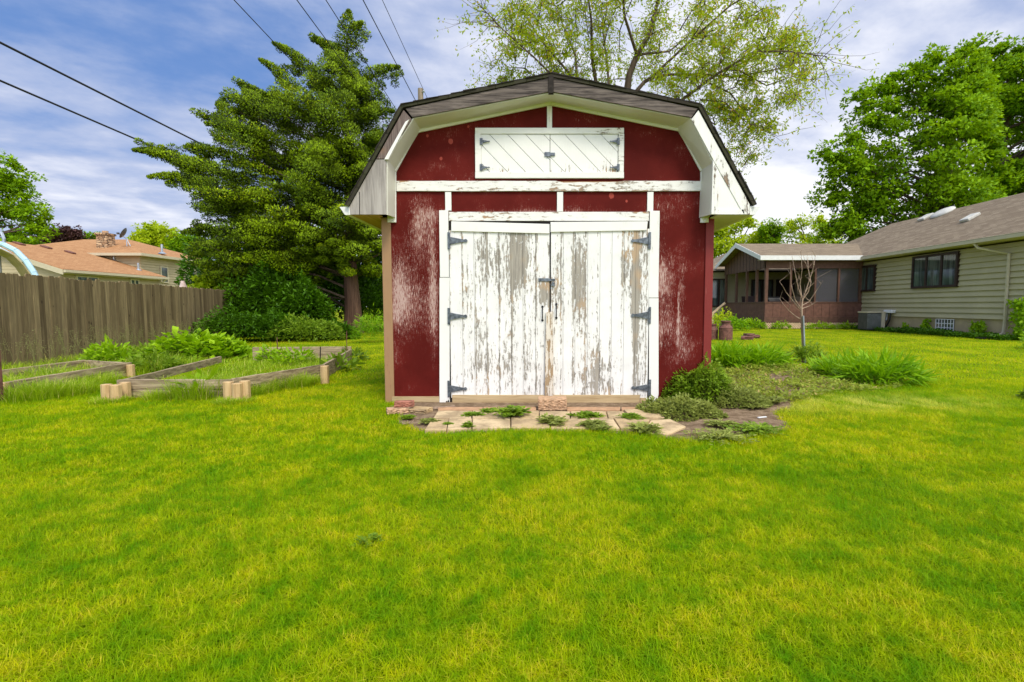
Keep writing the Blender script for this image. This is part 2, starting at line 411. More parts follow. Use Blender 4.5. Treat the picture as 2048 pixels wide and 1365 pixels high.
M['roof_shed'] = shingles('mossy_dark_shingles', (.04, .034, .026), (.06, .052, .04), (.05, .06, .02))
M['siding_tan'] = flat('tan_lap_siding', (.44, .39, .235), .6, var=.06, sc=1.5)
M['siding_beige'] = flat('beige_lap_siding', (.46, .385, .235), .6, var=.06, sc=1.5)
M['trim_tan'] = flat('tan_trim', (.52, .46, .32), .5, var=.06)
M['brown'] = flat('brown_stained_wood', (.12, .058, .038), .65, var=.25, sc=9)
M['brown_light'] = flat('brown_panel', (.14, .064, .044), .7, var=.2, sc=7)
M['dark_frame'] = flat('dark_brown_frame', (.035, .018, .014), .5, var=.2)
M['dark_in'] = flat('dark_interior', (.02, .016, .014), .8)
M['foundation'] = flat('painted_foundation', (.42, .33, .19), .8, var=.12, sc=3)
M['lattice'] = flat('lattice_wood', (.66, .47, .30), .7)
M['glass'] = mat('window_glass', lambda g: principled(g, g.mix(g.sm(g.noise(g.v('MULTIPLY', g.pos(), (14, 14, .6)), 1, 3), .4, .6), (.03, .04, .04), (.10, .12, .11)), .06, spec=.8))
M['curtain'] = flat('curtain_cloth', (.42, .45, .42), .8, var=.2, sc=12)
M['screen'] = mat('insect_screen', lambda g: g.n('ShaderNodeMixShader', {0: .42, 1: g.n('ShaderNodeBsdfTransparent').outputs[0], 2: principled(g, (.10, .095, .11), .8)}).outputs[0])
M['fence'] = None
def fence_fn(g):
    p = g.pos(); bi = g.attr('rnd')
    q = g.v('ADD', g.v('MULTIPLY', p, (26, 26, 1.6)), g.vec(g.m('MULTIPLY', bi, 37.0), 0.0, g.m('MULTIPLY', bi, 11.0)))
    gr = g.noise(q, 1, 7, .7, .9); lo = g.noise(g.v('MULTIPLY', q, (.2, .2, .5)), 1, 3)
    c = g.mix(bi, (.16, .11, .050), (.42, .31, .155)); c = g.mix(g.sm(gr, .35, .72), g.mix(.6, c, (.05, .034, .018)), c)
    c = g.mix(g.sm(lo, .5, .8, 0, .5), c, (.42, .33, .17))
    kn = g.n('ShaderNodeTexVoronoi', {'Vector': g.v('ADD', g.v('MULTIPLY', p, (5, 5, 3.0)), g.vec(g.m('MULTIPLY', bi, 19.0), 0.0, 0.0)), 'Scale': 1.0}).outputs['Distance']
    c = g.mix(g.sm(kn, .13, .05), c, (.04, .022, .012))
    return principled(g, c, .88, g.bump(gr, .6, .006))
M['fence'] = mat('weathered_fence_wood', fence_fn)
M['timber'] = wood('weathered_timber', (.15, .11, .06), (.52, .41, .25), 'y', .8)
M['timber_x'] = wood('weathered_timber_across', (.17, .12, .07), (.54, .43, .27), 'x', .8)
M['stake'] = wood('pale_cut_stakes', (.42, .27, .12), (.66, .47, .24), 'z', .8, knots=.2)
M['bark'] = wood('tree_bark', (.06, .04, .028), (.15, .105, .075), 'z', .35)
M['bark_red'] = wood('cedar_bark', (.07, .035, .022), (.19, .105, .065), 'z', .5)
M['bark_light'] = wood('young_bark', (.24, .16, .11), (.42, .31, .22), 'z', .8)
def paver_fn(g):
    p = g.pos(); f = g.noise(p, 4, 6, .65); s = g.noise(p, 90, 3, .7); r = g.n('ShaderNodeObjectInfo').outputs['Random']
    c = g.mix(r, (.50, .36, .19), (.66, .51, .30)); c = g.mix(g.sm(f, .42, .66, 0, .85), c, (.30, .215, .12)); c = g.mix(g.sm(g.noise(p, 13, 5, .7), .52, .68, 0, .6), c, (.22, .16, .09)); c = g.mix(g.sm(s, .5, .75, 0, .3), c, (.2, .15, .1))
    return principled(g, c, .9, g.bump(s, .3, .003))
M['paver'] = mat('sandy_paver', paver_fn)
M['brick'] = flat('red_brick', (.36, .15, .10), .9, var=.3, sc=18)
M['block'] = flat('tan_concrete_block', (.50, .32, .19), .95, var=.28, sc=28)
M['soil'] = mat('bare_soil', lambda g: principled(g, g.mix(g.sm(g.noise(g.pos(), 9, 7, .7), .35, .7), (.15, .10, .06), (.33, .24, .155)), .98, g.bump(g.noise(g.pos(), 45, 6, .7), .8, .02), spec=.05))
def ground_fn(g):
    p = g.pos(); f = g.noise(p, 1.1, 4, .6); s = g.noise(p, 30, 5, .7)
    c = g.mix(g.sm(f, .35, .65), (.11, .19, .002), (.32, .35, .006)); c = g.mix(g.sm(s, .4, .7, 0, .6), c, (.04, .05, .006))
    return principled(g, c, .95, g.bump(s, .6, .03), spec=.05)
M['ground'] = mat('lawn_turf', ground_fn)
def grass_fn(g):
    p = g.pos(); r = g.attr('rnd'); big = g.noise(p, .55, 4, .6, .4); mid = g.noise(p, 2.6, 4, .6, .3); sm_ = g.noise(p, 11, 3, .6)
    k = g.m('ADD', g.m('ADD', g.m('MULTIPLY', big, .32), g.m('MULTIPLY', mid, .34)), g.m('MULTIPLY', sm_, .34))
    c = g.mix(g.sm(k, .38, .60), (.100, .275, .001), (.58, .60, .001))
    c = g.mix(g.sm(k, .50, .68, 0, .65), c, (.90, .62, .015))
    c = g.mix(g.m('MULTIPLY', r, .45), c, (.18, .44, .001)); c = g.mix(g.sm(r, .34, .10, 0, .6), c, (.045, .15, .001))
    px_, py_, pz_ = g.xyz(p); dd_ = g.m('ADD', g.m('POWER', g.m('DIVIDE', g.m('SUBTRACT', px_, 3.3), 1.6), 2.0), g.m('POWER', g.m('DIVIDE', g.m('SUBTRACT', py_, 5.7), .45), 2.0))
    c = g.mix(g.m('MULTIPLY', g.m('EXPONENT', g.m('MULTIPLY', dd_, -1.0)), g.sm(mid, .35, .6, 0, .6)), c, (.85, .80, .22))
    c = g.mix(g.m('MULTIPLY', g.sm(r, .80, .90), g.sm(k, .44, .62, .10, .75)), c, (.82, .56, .07))
    a = principled(g, c, .6, spec=.06)
    b = g.n('ShaderNodeBsdfTranslucent', {'Color': g.mix(.4, c, (.75, .90, .001))}).outputs[0]
    return g.n('ShaderNodeMixShader', {0: .4, 1: a, 2: b}).outputs[0]
M['grass'] = mat('grass_blades', grass_fn)
M['weed'] = foliage('weed_leaves', (.08, .17, .008), (.27, .40, .02), scl=4)
M['weed_pale'] = foliage('pale_weed_leaves', (.12, .17, .02), (.40, .44, .10), scl=5)
M['cover'] = foliage('ground_cover_leaves', (.13, .18, .02), (.42, .50, .05), (.42, .28, .10), scl=6)
M['lush'] = foliage('lush_leaves', (.10, .25, .002), (.38, .58, .006), scl=3)
M['strap'] = foliage('strap_leaves', (.08, .24, .003), (.33, .55, .006), scl=3)
M['tallgrass'] = foliage('tall_grass', (.13, .27, .004), (.42, .56, .01), (.65, .56, .15), scl=2)
M['shrub'] = foliage('dark_shrub_leaves', (.014, .055, .001), (.10, .24, .002), scl=.9, trans=.2)
M['cedar'] = foliage('cedar_foliage', (.012, .055, .001), (.42, .62, .002), (.66, .74, .006), trans=.04, scl=.55, cn=.85)
M['maple'] = foliage('maple_leaves', (.07, .20, .001), (.40, .64, .003), trans=.28, scl=.35, cn=.6)
M['locust'] = foliage('locust_leaves', (.20, .29, .006), (.46, .55, .010), (.62, .36, .02), trans=.45, scl=.4)
M['yellowtree'] = foliage('yellow_green_leaves', (.22, .36, .006), (.58, .66, .015), trans=.4, scl=.3)
M['plum'] = foliage('purple_leaves', (.045, .02, .02), (.12, .055, .045), trans=.15)
M['steel'] = flat('galvanised_steel', (.42, .46, .50), .35, .7)
M['rust'] = flat('rusty_brown_metal', (.17, .075, .055), .7, .1, .35, 14)
M['blue'] = flat('pale_blue_fibreglass', (.42, .62, .72), .35, var=.06)
M['tan_fibre'] = flat('tan_fibreglass', (.34, .26, .11), .5, var=.15)
M['wire'] = flat('black_cable', (.012, .012, .014), .6)
M['pole'] = wood('utility_pole_wood', (.20, .155, .11), (.36, .29, .21), 'z', .6)
M['acgrey'] = flat('ac_grille', (.10, .10, .10), .5, .3)
M['white'] = flat('white_plastic', (.75, .75, .74), .4, var=.05)
M['skydome'] = flat('weathered_white_plastic', (.55, .54, .48), .5, var=.15)
M['pink'] = flat('pale_pink_fabric', (.62, .48, .44), .7)
M['black'] = flat('black_enamel', (.015, .015, .017), .4)
def stone_fn(g):
    v = g.n('ShaderNodeTexVoronoi', {'Vector': g.v('MULTIPLY', g.pos(), (3.0, 3.0, 6.5)), 'Scale': 1.0}, feature='F1')
    e = g.n('ShaderNodeTexVoronoi', {'Vector': g.v('MULTIPLY', g.pos(), (3.0, 3.0, 6.5)), 'Scale': 1.0}, feature='DISTANCE_TO_EDGE')
    cr = g.xyz(v.outputs['Color'])[0]
    c = g.mix(cr, (.30, .17, .09), (.60, .42, .25)); c = g.mix(g.sm(e.outputs[0], .08, .02), c, (.06, .045, .035))
    return principled(g, c, .9, g.bump(g.sm(e.outputs[0], 0, .15), .8, .03))
M['stone'] = mat('chimney_stone', stone_fn)

# ================================================================== ground
S = 5.75                                        # the shed's front wall stands here
mb = MB(); NX = 60
mb.add([(-220, -40, 0), (220, -40, 0), (220, 400, 0), (-220, 400, 0)], [(0, 1, 2, 3)])
tag(mb.build('lawn', M['ground']), kind='structure')

soil_px = [(785, 812), (792, 838), (812, 856), (850, 868), (930, 866), (1060, 862), (1180, 864), (1290, 870), (1340, 880), (1400, 886), (1480, 880), (1545, 872), (1582, 858),
           (1570, 842), (1556, 828), (1590, 812), (1600, 795), (1660, 782), (1740, 770), (1700, 752), (1610, 742), (1520, 738), (1400, 738), (1330, 790), (1100, 800), (880, 800)]
soil_xy = [PG(*p)[:2] for p in soil_px]
jit = []
for i, p in enumerate(soil_xy):
    q = soil_xy[(i + 1) % len(soil_xy)]
    for t in (0, .25, .5, .75):
        jit.append((p[0] + (q[0] - p[0]) * t + random.uniform(-.04, .04), p[1] + (q[1] - p[1]) * t + random.uniform(-.03, .03)))
soil_poly = jit
s_in = [(p[0], p[1]) for p in soil_poly]
cxs = sum(p[0] for p in s_in) / len(s_in)
mb = MB(); mb.slab(s_in, -.05, .006)
tag(mb.build('bare_soil', M['soil']), kind='structure')

# ================================================================== the shed
shed = empty('barn_shed', (0, S, 0), 'small red gambrel roofed barn shed with peeling white double doors', 'shed')
def W(px, py, Y=S): p = PY(px, py, Y); return (p[0], p[2])
def bpx(mbx, x0, y0, x1, y1, Y, d, t=None):      # board given by its corners in the photo, on plane Y, thickness d towards the viewer
    ym = (y0 + y1) / 2; a = (W(x0, ym, Y)[0], W(x0, y0, Y)[1]); b = (W(x1, ym, Y)[0], W(x1, y1, Y)[1]); mbx.box(a[0], b[0], Y - d, Y if t is None else t, a[1], b[1])
def poly_board(mbx, pts, Y, d): mbx.prism([W(x, y, Y) for x, y in pts], Y - d, Y)
DEPTH = 4.6; Yo = S - .28
xL, xR = W(767, 600)[0], W(1424, 600)[0]
zb = .02
# outline of the wall under the roof
rp = {k: W(*v, Yo) for k, v in dict(ridge=(1102, 154), bl=(806, 216), br=(1397, 215), el=(697, 414), er=(1506, 412)).items()}
def wall_poly(off=.05):
    ridge = (rp['ridge'][0], rp['ridge'][1] - off - .03); bl = (rp['bl'][0] + off, rp['bl'][1] - off); br = (rp['br'][0] - off, rp['br'][1] - off)
    def onslope(a, b, x): t = (x - a[0]) / (b[0] - a[0]); return a[1] + (b[1] - a[1]) * t - .02
    zl = onslope(rp['bl'], rp['el'], xL + 0); zr = onslope(rp['br'], rp['er'], xR)
    return [(xL + .06, zb), (xR - .06, zb), (xR - .06, zr - .1), br, ridge, bl, (xL + .06, zl - .1)]
mb = MB(); mb.prism(wall_poly(), S, S + DEPTH)
mb.build('wall', M['red'], shed)
# roof: one bent thick sheet
top = [rp['el'], rp['bl'], rp['ridge'], rp['br'], rp['er']]
def offs(pts, d):
    o = []
    for i, p in enumerate(pts):
        a = Vector(pts[max(i - 1, 0)]); b = Vector(pts[min(i + 1, len(pts) - 1)]); c = Vector(p)
        n1 = (c - a) if i > 0 else (b - c); n2 = (b - c) if i < len(pts) - 1 else (c - a)
        n = (Vector((-n1[1], n1[0])).normalized() + Vector((-n2[1], n2[0])).normalized()).normalized()
        o.append((c[0] + n[0] * d, c[1] + n[1] * d))
    return o
lower = offs(top, -.012); upper = offs(top, .020)
mb = MB()
y0, y1 = Yo - .035, S + DEPTH + .2
for i in range(4):
    a, b = lower[i], lower[i + 1]; c, d_ = upper[i + 1], upper[i]
    mb.prism([a, b, c, d_], y0, y1)
mb.build('roof', M['roof_shed'], shed, uv=True)
# ragged shingle courses that stand proud of the roof along the front edge
mb = MB()
for i in range(4):
    a, b = Vector(upper[i]), Vector(upper[i + 1]); n = int((b - a).length / .13); dd = (b - a) / n; nn = Vector((-dd[1], dd[0])).normalized()
    for k in range(n):
        p = a + dd * k; q = p + dd * 1.04; h = .004 + .006 * random.random(); yy = y0 - random.uniform(.0, .014)
        mb.prism([tuple(p + nn * .001), tuple(q + nn * .001), tuple(q + nn * h), tuple(p + nn * (h + .007))], yy, yy + .9)
mb.build('shingle_edge', M['shingle_edge'], shed)
# upper fascia, two grey boards
for nm, pts in (('l', [(1097, 158), (1097, 186), (826, 237), (812, 219)]), ('r', [(1107, 158), (1107, 186), (1382, 237), (1394, 219)])):
    mb = MB(); poly_board(mb, pts, Yo, .022); mb.build('fascia', M['grey_fascia'], shed, .003)
mb = MB(); poly_board(mb, [(1097, 156), (1107, 156), (1107, 190), (1097, 190)], Yo + .01, .05); mb.build('ridge_block', M['shingle_edge'], shed)
# lower fascia on each rake
mb = MB(); poly_board(mb, [(808, 222), (824, 240), (774, 319), (754, 319)], Yo, .02); mb.build('fascia', M['bare_fascia'], shed, .003)
mb = MB(); poly_board(mb, [(812, 246), (820, 241), (778, 321), (770, 321)], Yo, .03); mb.build('fascia', M['white_new'], shed, .002)
mb = MB(); poly_board(mb, [(1396, 222), (1382, 240), (1428, 326), (1486, 430), (1498, 430), (1498, 410)], Yo, .02); mb.build('fascia', M['fascia_right'], shed, .003)
# boxed eave ends
mb = MB(); poly_board(mb, [(753, 320), (773, 320), (773, 430), (701, 430), (700, 413)], Yo, .014); mb.build('eave_panel', M['grey_ply'], shed, .002)
mb = MB(); poly_board(mb, [(720, 384), (718.5, 384), (718.5, 430), (720, 430)], Yo - .014, .002); mb.build('panel_joint', M['shingle_edge'], shed)
mb = MB(); poly_board(mb, [(1426, 322), (1430, 430), (1499, 430)], Yo, .012); mb.build('eave_panel', M['white_new'], shed, .002)
mb = MB(); poly_board(mb, [(1424, 322), (1436, 350), (1434, 430), (1421, 430)], Yo, .028); mb.build('eave_stile', M['fascia_right'], shed, .003)
mb = MB(); poly_board(mb, [(1436, 420), (1486, 420), (1488, 430), (1434, 430)], Yo, .020); mb.build('eave_rail', M['white_trim_x'], shed, .002)
# soffits in the front overhang
def soff(a, b, c, d_, m, nm='soffit'):    # a,b at overhang plane; c,d at the wall
    A, B = W(*a, Yo), W(*b, Yo); C_, D = W(*c, S), W(*d_, S)
    mb = MB(); mb.sheet([(A[0], Yo, A[1]), (B[0], Yo, B[1]), (C_[0], S, C_[1]), (D[0], S, D[1])], .012); mb.build(nm, m, shed)
soff((826, 236), (1102, 185), (1100, 204), (840, 258), M['soffit'])
soff((1102, 185), (1382, 236), (1354, 256), (1100, 204), M['soffit'])
soff((773, 319), (826, 236), (840, 258), (790, 340), M['soffit'])
soff((1382, 236), (1428, 326), (1404, 340), (1354, 256), M['soffit'])
soff((773, 430), (773, 319), (790, 340), (790, 436), M['soffit'])
soff((1428, 326), (1422, 430), (1400, 436), (1404, 340), M['soffit'])
# white trim on the wall under the soffit
def trimb(pts, m='white_new', d=.022): mb = MB(); poly_board(mb, pts, S, d); return mb.build('trim', M[m], shed, .003)
trimb([(1100, 203), (1100, 212), (835, 267), (828, 256)]); trimb([(1100, 203), (1100, 212), (1358, 264), (1366, 254)])
trimb([(828, 257), (835, 268), (793, 345), (782, 338)]); trimb([(1366, 255), (1358, 265), (1400, 344), (1412, 338)])
trimb([(776, 340), (793, 345), (793, 446), (776, 446)], d=.026); trimb([(1416, 340), (1400, 345), (1400, 446), (1416, 446)], d=.026)
mb = MB(); poly_board(mb, [(1424, 424), (1400, 438), (1400, 446), (1410, 446)], S - .03, .02); mb.build('trim_scrap', M['fascia_right'], shed)
# cross rail and studs
zt = W(1100, 366)[1]; mb = MB()
a = W(794, 363); b = W(1400, 384); n = 40; z0, z1 = b[1], a[1]
vsT = []
for i in range(n + 1):
    t = i / n; x = a[0] + (b[0] - a[0]) * t; xx = t
    jag = -(.012 + .010 * random.random()) if .53 < xx < .74 else -.004 * random.random()
    vsT.append((x, z1 + jag))
base = [(b[0], z0 + .004)] + [(a[0] + (b[0] - a[0]) * (1 - i / 14), z0 + .004 * random.random()) for i in range(1, 14)] + [(a[0], z0 + .002)]
mb.prism(vsT + base, S - .028, S); mb.build('cross_rail', M['white_header'], shed, .002)
mb = MB(); bpx(mb, 1112, 364, 1246, 370, S, .012); mb.build('bare_strip', M['post_wood'], shed)
for q in ((1094, 213, 1104, 258), (891, 385, 903, 422), (1114, 385, 1126, 424), (1294, 385, 1306, 424)):
    mb = MB(); bpx(mb, *q, S, .02); mb.build('stud', M['white_new'], shed, .002)
# hatch with two diagonal-boarded leaves
mb = MB()
for q in ((951, 258, 1247, 270), (951, 346, 1247, 358), (951, 270, 963, 346), (1236, 270, 1247, 346)): bpx(mb, *q, S, .034)
hf = mb.build('hatch_frame', M['white_trim_x'], shed, .003)
def clip(poly, k, lim, keep_less):
    out = []
    for i in range(len(poly)):
        p, q = poly[i], poly[(i + 1) % len(poly)]
        pi = (p[k] <= lim) if keep_less else (p[k] >= lim); qi = (q[k] <= lim) if keep_less else (q[k] >= lim)
        if pi: out.append(p)
        if pi != qi:
            t = (lim - p[k]) / (q[k] - p[k]); out.append((p[0] + (q[0] - p[0]) * t, p[1] + (q[1] - p[1]) * t))
    return out
tri = None
def tbar_hinge(parent, px, py, sgn, ln, hh, Y):
    """a strap hinge: tall plate on the jamb, tapering strap across the leaf, bolts"""
    mb = MB(); c = W(px, py, Y); u = .00575; s_ = sgn
    hx = c[0]; z = c[1]
    mb.box(hx - .012, hx + .012, Y - .010, Y, z - hh, z + hh)
    mb.tube([(hx + s_ * .014, Y - .012, z - hh * .9), (hx + s_ * .014, Y - .012, z + hh * .9)], .006, 8)
    L = ln
    mb.prism([(hx + s_ * .014, z - hh * .45), (hx + s_ * .014, z + hh * .45), (hx + s_ * L * .8, z + hh * .13), (hx + s_ * L * .92, z + hh * .22), (hx + s_ * L, z),
              (hx + s_ * L * .92, z - hh * .22), (hx + s_ * L * .8, z - hh * .13)], Y - .009, Y - .001)
    for t in (.3, .58, .9): mb.tube([(hx + s_ * L * t, Y - .013, z), (hx + s_ * L * t, Y - .008, z)], .0055, 8)
    for dz in (-.7, .7): mb.tube([(hx, Y - .014, z + dz * hh), (hx, Y - .009, z + dz * hh)], .005, 8)
    return mb.build('hinge', M['iron'], parent)
for (x0, x1, ph, sg) in ((963.6, 1099.5, 0, 1), (1100.5, 1235.4, 1, -1)):
    A = W(x0, 346); B = W(x1, 270.6); mb = MB(); bw = .155
    for k in range(-12, 22):
        # boards fall from upper left to lower right
        off = k * bw * 1.30 + (A[0] if ph == 0 else A[0] + .07); hgt = B[1] - A[1]; g_ = .0035
        poly = [(off + g_, B[1] + .3), (off + bw * 1.30 - g_, B[1] + .3), (off + bw * 1.30 - g_ + (hgt + .6) * .98, A[1] - .3), (off + g_ + (hgt + .6) * .98, A[1] - .3)]
        for kk, lim, less in ((0, A[0], False), (0, B[0], True), (1, A[1], False), (1, B[1], True)):
            poly = clip(poly, kk, lim, less)
            if len(poly) < 3: break
        if len(poly) >= 3: mb.prism(poly, S - .020 - .002 * random.random(), S - .004)
    lf = mb.build('hatch_leaf', M['hatch'], shed)
    for py in (283.5, 335.5): tbar_hinge(lf, 962 if sg == 1 else 1237, py, sg, .10, .036, S - .034)
mb = MB(); bpx(mb, 963, 270, 1236, 346, S, .003); mb.build('hatch_backing', M['dark_in'], shed)
mb = MB(); bpx(mb, 1089, 305, 1101, 314, S - .02, .012); bpx(mb, 1099, 306.5, 1110, 312.5, S - .02, .016); bpx(mb, 1093, 312, 1099, 314.5, S - .02, .02); mb.build('hasp', M['iron'], shed, .001)
# door frame
mb = MB(); bpx(mb, 880, 422, 898, 555, S, .030); mb.build('jamb', M['white_new'], shed, .003)
def ragged_jamb(x0, x1, ya, yb, rag):
    pts = [W(x0, ya), W(x1, ya)]; n = 9
    for i in range(n + 1):
        t = i / n; pts.append(W(x1 + (x0 - x1) * t, yb + rag[i] )) 
    mb = MB(); mb.prism(pts, S - .030, S); return mb.build('jamb', M['white_new'], shed, .002)
ragged_jamb(880, 900, 556, 806, [0, -8, -3, -5, 2, 0, 3, 1, 3, 2])
mb = MB(); bpx(mb, 1297.5, 423, 1317, 596, S, .030); mb.build('jamb', M['white_new'], shed, .003)
ragged_jamb(1297, 1316, 597, 800, [-12, -2, -6, 2, 0, 6, 3, 8, 10, 13])
mb = MB(); bpx(mb, 898.5, 425, 1297, 443, S, .026)
# frayed paint edge along the header's top
mb.build('header', M['white_header'], shed, .003)
mb = MB(); bpx(mb, 894, 443, 1300, 812, S, .011); mb.build('door_gap', M['dark_in'], shed)
def plank_door(edges, y0, y1, handle, hx, sg):
    mb = MB(); rr = []
    for i in range(len(edges) - 1):
        a, b = edges[i] + .22, edges[i + 1] - .22; A = (W(a, 600)[0], W(a, y0 + random.uniform(-2, 2))[1]); B = (W(b, 600)[0], W(b, y1 + random.uniform(-3, 3))[1])
        dpt = .022 + random.uniform(0, .004); n0 = len(mb.v); mb.box(A[0], B[0], S - dpt, S - .012, B[1], A[1])
    dr = mb.build('door', M['door'], shed, .003)
    return dr
eL = [900.5, 925, 949, 973, 998, 1022.5, 1046, 1071, 1099]
eR = [1101.5, 1126, 1150, 1174.5, 1199, 1222.5, 1247, 1270, 1296.8]
dL = plank_door(eL, 460, 797, 0, 0, 1); dR = plank_door(eR, 459, 797, 0, 0, -1)
mb = MB(); poly_board(mb, [(903, 443.5), (1099, 449), (1099, 468), (903, 463)], S - .026, .018); mb.build('top_board', M['white_new'], dL, .003)
mb = MB(); poly_board(mb, [(1101, 445), (1295, 443.5), (1293, 461.5), (1101, 465)], S - .026, .018); mb.build('top_board', M['white_new'], dR, .003)
mb = MB(); bpx(mb, 905, 790, 1088, 813, S - .026, .020); mb.build('bottom_board', M['tan_wood'], dL, .004)
mb = MB(); bpx(mb, 1106, 790, 1279, 812, S - .026, .020); mb.build('bottom_board', M['tan_wood'], dR, .004)
mb = MB(); bpx(mb, 1280, 796, 1292, 812, S - .02, .012); mb.build('bottom_block', M['tan_wood'], dR, .003)
for py in (482, 633, 778): tbar_hinge(dL, 897.5, py, 1, .215, .095, S - .032)
for py in (482, 631, 776): tbar_hinge(dR, 1299.5, py, -1, .215, .095, S - .032)
def pull(parent, px, ya, yb):
    a = W(px, ya); b = W(px, yb); Y = S - .027; mb = MB()
    mb.tube([(a[0], Y, a[1]), (a[0], Y - .03, a[1] - .02), (a[0], Y - .036, (a[1] + b[1]) / 2), (a[0], Y - .03, b[1] + .02), (a[0], Y, b[1])], .006, 8)
    for q in (a, b): mb.tube([(q[0], Y, q[1]), (q[0], Y - .004, q[1])], .014, 10)
    mb.build('handle', M['black'], parent)
pull(dL, 1085, 614, 641); pull(dR, 1112.5, 609, 636)
mb = MB(); bpx(mb, 1077, 557, 1098, 563.5, S - .028, .006); bpx(mb, 1096, 558, 1110, 562.5, S - .034, .008)
c = W(1106, 568); mb.box(c[0] - .018, c[0] + .02, S - .055, S - .030, c[1] - .03, c[1] + .012)
for px in (1080, 1087, 1094): q = W(px, 560); mb.tube([(q[0], S - .038, q[1]), (q[0], S - .034, q[1])], .005, 8)
mb.build('hasp', M['iron'], dL, .001)
mb = MB(); bpx(mb, 1099.3, 466, 1101.2, 625, S - .02, .0035); mb.build('door_gap', M['shingle_edge'], shed)
mb = MB(); poly_board(mb, [(1092, 625), (1105, 624), (1106.5, 797), (1089, 798)], S - .030, .035); mb.build('centre_batten', M['batten'], shed, .004)
# base boards, corner posts
mb = MB(); bpx(mb, 785, 793, 879.5, 815, S, .026); mb.build('base_board', M['tan_wood'], shed, .004)
mb = MB(); bpx(mb, 1312, 800, 1404, 815, S, .020); mb.build('base_board', M['tan_wood'], shed, .004)
mb = MB(); mb.box(xL, W(785, 600)[0], S - .018, S + .10, .0, W(770, 436)[1]); mb.build('corner_post', M['post_wood'], shed, .004)
mb = MB(); mb.box(W(1408, 600)[0], xR, S - .018, S + .10, .0, W(770, 436)[1]); mb.build('corner_post', M['red_post'], shed, .004)
mb = MB(); mb.box(xL + .02, xL + .058, S + .10, S + DEPTH, .02, W(770, 430)[1]); mb.build('side_wall', M['red'], shed)
mb = MB(); mb.box(xR - .058, xR - .02, S + .10, S + DEPTH, .02, W(770, 430)[1]); mb.build('side_wall', M['red'], shed)
# eave undersides and gutters along both sides
ze = W(770, 430, Yo)[1]
for (xo, xi, m, sg) in ((W(700, 430, Yo)[0], xL - .0, M['new_wood'], -1), (W(1500, 430, Yo)[0], xR, M['soffit'], 1)):
    mb = MB(); mb.box(xo, xi + (.05 if sg < 0 else -.05), Yo + .002, Yo + .16 if sg < 0 else S + DEPTH, ze + .002, ze + .014)
    if sg < 0: pass
    mb.build('eave_soffit', m, shed)
    if sg < 0:
        mb = MB()
        mb.box(xo, xi, Yo + .163, S + DEPTH, ze + .004, ze + .012)
        mb.build('eave_soffit', M['new_wood'], shed)
    mb = MB(); x2 = xo + sg * .115; zt_ = ze + .085
    prof = [(xo, ze + .0), (xo + sg * .06, ze + .002), (x2 - sg * .01, zt_ - .02), (x2, zt_), (x2 - sg * .008, zt_ + .002), (x2 - sg * .02, zt_ - .02), (xo + sg * .055, ze + .014), (xo + sg * .006, ze + .012), (xo + sg * .004, zt_ + .01), (xo, zt_ + .01)]
    mb.prism(prof, Yo + .02, S + DEPTH + .2)
    mb.prism([(xo, ze), (xo + sg * .06, ze + .002), (x2, zt_), (xo, zt_ + .004)], Yo + .012, Yo + .018)
    mb.build('gutter', M['gutter_white'], shed)
    mb = MB(); mb.box(xo - .006, xo + .010, Yo - .012, Yo + .01, ze - .002, ze + .09); mb.build('gutter_strip', M['white_new'], shed)

# ================================================================== pavers, bricks and block at the doors
cuts_mid = [876, 944, 1021, 1080, 1140, 1216, 1290, 1340]
def paver(pts, label, z=.030):
    q = [PG(x, y)[:2] for x, y in pts]; cx_ = sum(a[0] for a in q) / len(q); cy_ = sum(a[1] for a in q) / len(q)
    q = [(cx_ + (a[0] - cx_) * .985, cy_ + (a[1] - cy_) * .975) for a in q]
    mb = MB(); mb.slab([(a[0] - cx_, a[1] - cy_) for a in q], -.03, z + random.uniform(-.006, .006))
    o = mb.build('paver', M['paver'], None, .006); o.location = (cx_, cy_, 0); o.rotation_euler = (random.uniform(-.008, .008), random.uniform(-.006, .006), 0)
    tag(o, label, 'paver', 'flat pavers laid before the shed doors')
pv = [([(866, 843), (943, 843), (944, 827), (876, 827)], 'pale paver at the left end of the middle row, below the left door'),
      ([(849, 868), (893, 867), (897, 845), (864, 845)], 'leftmost front paver, beside the bare soil and bricks'),
      ([(894, 867), (943, 864), (944, 844), (898, 844)], 'small square paver, second from the left in the front row'),
      ([(944, 843), (1021, 843), (1021, 827), (945, 827)], 'paver with a leafy weed over its left edge, middle row'),
      ([(944, 864), (1021, 862), (1021, 844), (945, 844)], 'front row paver third from the left, edged by lawn'),
      ([(1022, 843), (1078, 843), (1078, 827), (1022, 827)], 'paver half hidden by the widest weed, middle row'),
      ([(1022, 863), (1100, 863), (1100, 844), (1022, 844)], 'front row paver below the weed under the block'),
      ([(1079, 843), (1140, 843), (1140, 829), (1079, 829)], 'paver directly in front of the tan block'),
      ([(1101, 863), (1180, 863), (1178, 844), (1101, 844)], 'broad brownish paver in the front row, right of the block'),
      ([(1141, 843), (1216, 842), (1212, 827), (1141, 827)], 'paver under the small weed right of the block'),
      ([(1181, 862), (1240, 864), (1226, 843), (1180, 844)], 'slanting front paver holding a grey green weed'),
      ([(1217, 842), (1262, 842), (1246, 827), (1213, 827)], 'small paver left of the slanted corner slab'),
      ([(1241, 864), (1285, 868), (1300, 846), (1228, 843)], 'front paver beside the split in the slabs, near the right door edge'),
      ([(1247, 826), (1263, 841), (1330, 842), (1326, 822)], 'large brown corner slab below the right door jamb'),
      ([(1301, 846), (1286, 869), (1332, 876), (1372, 858), (1340, 843)], 'rightmost paver, running under the big weed')]
for p_, l_ in pv: paver(p_, l_)
k = 0
